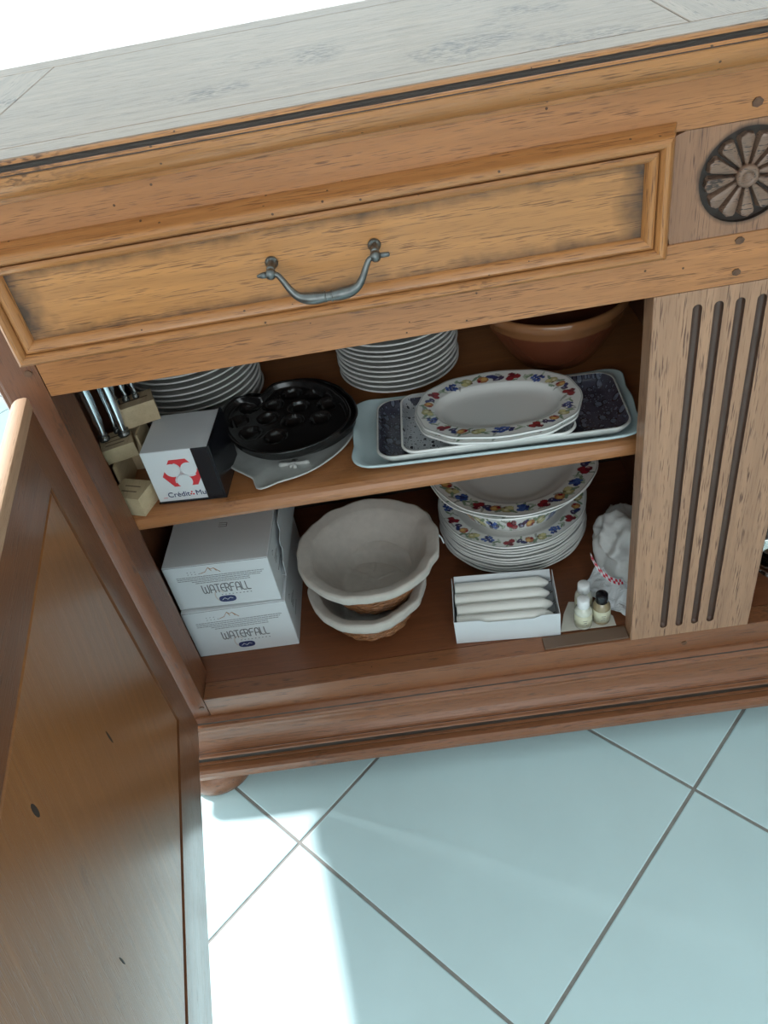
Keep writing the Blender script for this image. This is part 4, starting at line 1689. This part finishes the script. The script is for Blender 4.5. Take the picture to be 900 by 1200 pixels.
RZ = math.radians(-28)
tier(-.006, -.0195, 0, .028, .0215, .0185, math.radians(-20), [(0, -.005, .011, .0009), (0, .005, .011, .0009)])
tier(-.014, .018, .052, .080, .0200, .0190, math.radians(18), [(-.002, -.010, .012, .0009), (-.002, -.002, .012, .0009), (0, .007, .016, .0012)], .012)
tier(.014, .052, .083, .112, .0240, .0150, math.radians(18), [(0, 0, .018, .0012)])
mb = MB().box(-.0250, -.0225, -.002, .066, .0, .052).box(.0105, .0130, .020, .066, 0, .080).box(-.0225, .0105, .060, .066, 0, .078)
mb.build('side_board', 'pale_beech', kb, (0, 0, 0))
# the little dark board leaning behind the memo cube side
kn = []


def knife(x, y, zb_, h, r, label):
    t = thing('knife', label, 'knife', (x, y, zb_), 0, 'steel-handled knives in the block')
    m = MB()
    pts = [(0, 0, h * q) for q in (0, .06, .12, .3, .6, .85, .96, 1.0)]
    m.tube([(p[0] + .0016 * math.sin(p[2] / h * PI), p[1], p[2]) for p in pts], [r * k for k in (.75, .8, .70, .95, 1.05, 1.0, .9, .5)], 12)
    m.build('handle', 'steel', t, (0, 0, 0))
    MB().lathe([(0, 0), (r * 1.1, 0), (r * 1.15, .003), (r * .8, .005), (r * .8, .0065), (r * 1.1, .0075), (r * .7, .0095), (0, .0095)], (0, 0, 0), 12).build('collar', 'pewter', t, (0, 0, 0))
    return t


zk1 = ZS + .0006 + .0802
zk2 = ZS + .0006 + .1122
knife(-.0215, .1200, zk1, .105, .0062, 'thick steel knife handle nearest the left side panel')
knife(.0030, .1250, zk1, .105, .0068, 'thick steel knife handle at the front right of the block')
knife(-.0080, .1330, zk1, .095, .0040, 'slim steel knife handle between the two thick ones')
knife(.0000, .1475, zk2, .075, .0044, 'slim steel handle, leftmost in the rear tier')
knife(.0120, .1520, zk2, .075, .0042, 'slim steel handle in the middle of the rear tier')
knife(.0240, .1560, zk2, .070, .0038, 'slim steel handle, rightmost in the rear tier')


# ---- baskets
def basket(loc, r0, r1, h, lin_out, label, seed, drape):
    t = thing('lined_basket', label, 'basket', loc, 0.2, 'round cloth-lined wicker baskets')
    cane = MB()
    st_ = .0056
    nr = int(h / st_)
    for i in range(nr):
        z_ = .0030 + i * st_
        rr = r0 + (r1 - r0) * (z_ / h)
        cane.tube([((rr + .0016 * math.cos(14 * a + (i % 2) * PI)) * math.cos(a), (rr + .0016 * math.cos(14 * a + (i % 2) * PI)) * math.sin(a), z_ + .0010 * math.sin(7 * a + i)) for a in [2 * PI * k / 84 for k in range(84)]], .0026, 6, closed=True)
    for k in range(28):
        a = 2 * PI * k / 28
        cane.tube([(r0 * math.cos(a), r0 * math.sin(a), .001), (r1 * math.cos(a), r1 * math.sin(a), h)], .0016, 5)
    cane.lathe([(0, .0012), (r0 - .001, .0012), (r0 - .001, .004), (0, .004)], (0, 0, 0), 36)
    o = cane.build('woven_cane', 'wicker', t, (0, 0, 0))
    o['kind'] = 'stuff'
    # liner: floor, wall, flared rim, drape outside
    ri0, ri1 = r0 - .0070, r1 - .0078
    pr = [(0.0, .0075), (ri0 * .35, .0078), (ri0 * .7, .0076), (ri0 * .93, .0078), (ri0, .0105), (ri0 + (ri1 - ri0) * .33, .0105 + (h - .01) * .33), (ri0 + (ri1 - ri0) * .7, .0105 + (h - .01) * .70),
          (ri1, h - .001), (ri1 + (lin_out - ri1) * .5, h + .0035), (lin_out - .0020, h + .0060), (lin_out, h + .0045), (lin_out - .0010, h - drape * .5), (lin_out - .005, h - drape)]
    verts, faces = [], []
    n = 96
    prd = []
    for (a, b) in zip(pr, pr[1:]):
        for k in range(4):
            f = k / 4
            prd.append((a[0] + (b[0] - a[0]) * f, a[1] + (b[1] - a[1]) * f))
    prd.append(pr[-1])
    prd = prd[1:]
    lps = []
    for (r_, z_) in prd:
        row = []
        for k in range(n):
            a = 2 * PI * k / n
            v = Vector((r_ * math.cos(a), r_ * math.sin(a), z_))
            q = noise.noise(v * 26 + Vector((seed, 0, 0)))
            q2 = noise.noise(Vector((math.cos(a) * 5, math.sin(a) * 5, z_ * 12 + seed)))
            f = 1.0 if r_ > ri1 - .001 else .35
            dr = (.0032 * q2 * f) if z_ > .012 else 0
            if abs(q) < .07 and z_ < .012:
                dz = .0022 * (1 - abs(q) / .07)
            else:
                dz = .0030 * q * f
            dz = max(dz, -.0012) if z_ < .012 else dz
            row.append(((r_ + dr) * math.cos(a), (r_ + dr) * math.sin(a), z_ + dz))
        lps.append(row)
    mb = MB().loops(lps, cap1=False)
    lo = mb.build('cloth_liner', 'linen', t, (0, 0, 0))
    md = lo.modifiers.new('thickness', 'SOLIDIFY')
    md.thickness = .0009
    md.offset = 1
    # tie ribbon
    return t


basket((.2580, .1240, Z0 + .0003), .056, .081, .062, .0890, 'lower lined wicker basket, mostly hidden under the upper one', 3.0, .014)
b2 = basket((.2690, .1460, Z0 + .0360), .058, .096, .079, .1060, 'round wicker basket lined with cream cloth, topmost of the two', 9.0, .012)
kt = MB()
for s in (0, 1, 2):
    kt.lathe([(0, -.003), (.0022, -.002), (.003, 0), (.0022, .002), (0, .003)], (.094 + .003 * s, -.014 * s * .3, .0725 - .003 * s), 10)
kt.tube([(.1015, .012, .066), (.108, .004, .063), (.112, -.002, .058), (.1135, -.006, .050)], .0012, 6)
kt.build('tie_ribbon', 'white_paper', b2, (0, 0, 0))

# ---- candle box
cbx = thing('candle_box', 'open white cardboard box of white candles at the front of the cabinet floor', 'box', (.3780, .0375, Z0 + .0003), math.radians(-4.2))
LX, LY, LZ = .150, .0880, .0465
mb = MB().box(0, LX, 0, LY, 0, .0008).box(0, .0008, .0008, LY, .0008, LZ).box(LX - .0008, LX, .0008, LY, .0008, LZ)
pr = [(0, 0), (LX, 0), (LX, LZ), (LX * .83, LZ), (LX * .76, LZ - .005), (LX * .32, LZ - .005), (LX * .24, LZ), (0, LZ)]
mb.prism(pr, 0, .0008, lambda p, q, t: (p, t, q))
mb.prism([(0, 0), (LX, 0), (LX - .004, LZ + .001), (.004, LZ + .003)], LY - .0008, LY, lambda p, q, t: (p, t, q))
mb.build('carton_body', 'white_card', cbx, (0, 0, 0))
rc = .0104
cr, sr = math.cos(math.radians(-4.2)), math.sin(math.radians(-4.2))
first = None
names = ['nearest the front of the box', 'second from the front of the box', 'third from the front of the box', 'at the back of the box']
for lay in (0, 1):
    for k in range(4):
        lx_, ly_, lz_ = .0030 + .001 * ((k * 7 + lay) % 3), .0118 + .0212 * k, .0010 + rc + lay * 2.02 * rc
        wx = .3780 + lx_ * cr - ly_ * sr
        wy = .0375 + lx_ * sr + ly_ * cr
        lb = 'white candle %s, %s layer' % (names[k], 'upper' if lay else 'lower hidden')
        if first is None:
            t = thing('candle', lb, 'candle', (wx, wy, Z0 + .0003 + lz_), math.radians(-4.2), 'white candles in the cardboard box')
            MB().lathe([(0, 0), (rc - .001, 0), (rc, .001), (rc, .124), (rc * .9, .127), (rc * .45, .135), (.0018, .1385), (0, .139)], (0, 0, 0), 24, axis='X').build('candle_body', 'wax', t, (0, 0, 0))
            MB().tube([(.1385, 0, 0), (.1415, .0004, .0010), (.1430, 0, .0025)], .0007, 6).build('wick', 'wick', t, (0, 0, 0))
            first = t
        else:
            dup(first, (wx, wy, Z0 + .0003 + lz_), math.radians(-4.2), lb)


# ---- small bottles on a sheet of paper
def bottle(x, y, cap, glass_fill, label, hh=.0545):
    t = thing('small_bottle', label, 'bottle', (x, y, Z0 + .0003 + .0014), 0.3, 'small toiletry bottles by the pilaster')
    MB().lathe([(0, 0), (.0105, 0), (.0122, .0012), (.0126, .004), (.0126, .030), (.0118, .0340), (.0085, .0385), (.0072, .0400), (.0072, .0420), (0, .0420)], (0, 0, 0), 28).build('flask', glass_fill, t, (0, 0, 0))
    MB().lathe([(.01275, .006), (.01285, .006), (.01285, .028), (.01275, .028)], (0, 0, 0), 28).build('paper_label', 'bottle_label', t, (0, 0, 0))
    MB().lathe([(0, .0395), (.0084, .0395), (.0088, .0405), (.0086, .0535), (.0078, .0545), (0, .0547)], (0, 0, 0), 24).build('cap', cap, t, (0, 0, 0))
    g = MB()
    for a0, z_, l in ((-2.1, .020, .45), (-2.0, .016, .3), (-2.2, .012, .5)):
        pts = [(.0130 * math.cos(a0 + l * k / 5), .0130 * math.sin(a0 + l * k / 5), z_) for k in range(6)]
        g.tube(pts, .0004, 4)
    g.build('label_print', 'print_grey', t, (0, 0, 0))
    return t


plain('pale_lotion', (0.66, 0.66, 0.56), 0.12, coat=0.6)
plain('amber_lotion', (0.34, 0.27, 0.16), 0.12, coat=0.6)
bottle(.5630, .0400, 'white_cap', 'pale_lotion', 'small bottle with white cap and cream label, nearest the front')
bottle(.5900, .0440, 'black_plastic', 'amber_lotion', 'small bottle with a black cap beside the white-capped ones')
bottle(.5700, .0680, 'white_cap', 'pale_lotion', 'small white-capped bottle standing behind the other two')


def sheet(name, corners, nu, nv, amp, seed, mat, thick=.0006, z0=None, freq=30.0):
    A, B_, C_, D_ = [Vector(c) for c in corners]
    vs, fs = [], []
    for i in range(nu + 1):
        for j in range(nv + 1):
            u, v = i / nu, j / nv
            p = A * (1 - u) * (1 - v) + B_ * u * (1 - v) + C_ * u * v + D_ * (1 - u) * v
            q = noise.noise(p * freq + Vector((seed, seed, 0)))
            r_ = abs(noise.noise(p * freq * 1.9 + Vector((0, seed, 3))))
            p = p + Vector((noise.noise(p * 25 + Vector((9, seed, 0))) * amp * .5, noise.noise(p * 25 + Vector((seed, 4, 0))) * amp * .5, amp * (q * 1.2 + .5 - r_ * 1.6)))
            if z0 is not None:
                p.z = max(p.z, z0)
            vs.append(p)
    for i in range(nu):
        for j in range(nv):
            a = i * (nv + 1) + j
            fs.append((a, a + 1, a + nv + 2, a + nv + 1))
    o = MB().add(vs, fs, 0, False).build(name, mat)
    md = o.modifiers.new('thickness', 'SOLIDIFY')
    md.thickness = thick
    md.offset = 1
    return o


zf = Z0 + .0005
pm2 = MB()
pts = [(.5290, .0320), (.6080, .0300), (.6080, .0480), (.5860, .0800), (.5520, .0860), (.5400, .0640)]
o = MB().prism(pts, zf - .0002, zf + .0010, lambda p, q, t: (p, q, t)).build('paper_sheet', 'cream_paper')
tag(o, 'cream paper sheet under the small bottles', 'paper')

# crumpled tissue and the plastic sheet in front of it
bm = bmesh.new()
bmesh.ops.create_icosphere(bm, subdivisions=5, radius=1)
for v in bm.verts:
    p = v.co.copy()
    r1_ = 1 - abs(noise.noise(p * 1.6 + Vector((5, 2, 1)))) * 1.1
    r2_ = 1 - abs(noise.noise(p * 3.7 + Vector((1, 7, 3)))) * .9
    r3_ = 1 - abs(noise.noise(p * 8.0 + Vector((3, 3, 3)))) * .5
    k = .38 + .42 * r1_ + .16 * r2_ + .02 * r3_
    q = Vector((p.x * .058 * k, p.y * .080 * k, p.z * .066 * k))
    q += Vector((.6600, .1500, Z0 + .036))
    q.z = max(q.z, Z0 + .0004)
    v.co = q
me = bpy.data.meshes.new('crumpled_tissue')
bm.to_mesh(me)
bm.free()
me.polygons.foreach_set('use_smooth', [True] * len(me.polygons))
me.materials.append(MATS['tissue'])
o = mesh_obj('crumpled_tissue', me)
tag(o, 'crumpled white tissue paper heaped behind the fluted pilaster', 'tissue')
o = sheet('plastic_sheet', [(.5720, .0980, Z0 + .003), (.6380, .0310, Z0 + .004), (.6750, .0900, Z0 + .040), (.6050, .1350, Z0 + .020)], 26, 22, .006, 4.0, 'white_paper', z0=Z0 + .0004, freq=38)
tag(o, 'creased white paper sheet behind the black-capped bottle', 'paper')
# red and white ribbon over the tissue
rt = thing('gingham_ribbon', 'narrow red and white checked ribbon curling out of the tissue', 'ribbon', (.6100, .0840, Z0 + .0220))
path = [(-.020, .022, .044), (-.016, .010, .036), (-.008, .000, .026), (.002, -.006, .018), (.012, -.008, .012), (.020, -.006, .010)]
for row in (0, 1):
    rm = MB()
    for i in range(len(path) - 1):
        a, b_ = Vector(path[i]), Vector(path[i + 1])
        for k in range(3):
            if (i * 3 + k + row) % 2:
                continue
            p0, p1 = a.lerp(b_, k / 3), a.lerp(b_, (k + 1) / 3)
            o0, o1 = Vector((0, .0026 * row - .0006, .0030 * row + .0006)), Vector((0, .0026 * (row + 1) - .0006, .0030 * (row + 1) + .0006))
            rm.add([p0 + o0, p1 + o0, p1 + o1, p0 + o1, p0 + o0 - Vector((0, -.0004, .0004)), p1 + o0 - Vector((0, -.0004, .0004)), p1 + o1 - Vector((0, -.0004, .0004)), p0 + o1 - Vector((0, -.0004, .0004))],
                   [(0, 1, 2, 3), (7, 6, 5, 4), (0, 4, 5, 1), (2, 6, 7, 3), (1, 5, 6, 2), (3, 7, 4, 0)])
    rm.build('red_checks', 'ribbon_red', rt, (0, 0, 0))
wm = MB()
A_, B2 = [], []
lp = []
for p in path:
    v = Vector(p)
    lp.append([v + Vector((0, -.0004, -.0004)), v + Vector((0, .0056, .0066)), v + Vector((0, .0062, .0060)), v + Vector((0, .0002, -.0010))])
wm.loops(lp, smooth=False).build('ribbon_band', 'white_paper', rt, (0, 0, 0))

# ---- glass bowls in the right bay
for k, (x, y, r_, lb) in enumerate(((.8630, .1000, .052, 'clear glass dessert bowl standing just right of the fluted pilaster'),)):
    mb = MB().lathe([(0, .0), (r_ * .55, 0), (r_ * .6, .003), (r_ * .5, .007), (r_ * .75, .018), (r_ * .95, .038), (r_, .052), (r_ * .985, .0535), (r_ * .95, .052), (r_ * .90, .038), (r_ * .70, .020), (r_ * .4, .010), (0, .009)], (0, 0, 0), 40)
    g1 = tag(mb.build('glass_bowl', 'clear_glass', None, (x, y, Z0 + .0003)), lb, 'bowl', 'glass bowls behind the right door')
    g2 = dup(g1, (x, y, Z0 + .0003 + .0125), .3, 'second clear glass bowl nested inside the one by the pilaster')

for o in bpy.data.objects:
    if '_base' in o.keys():
        del o['_base']
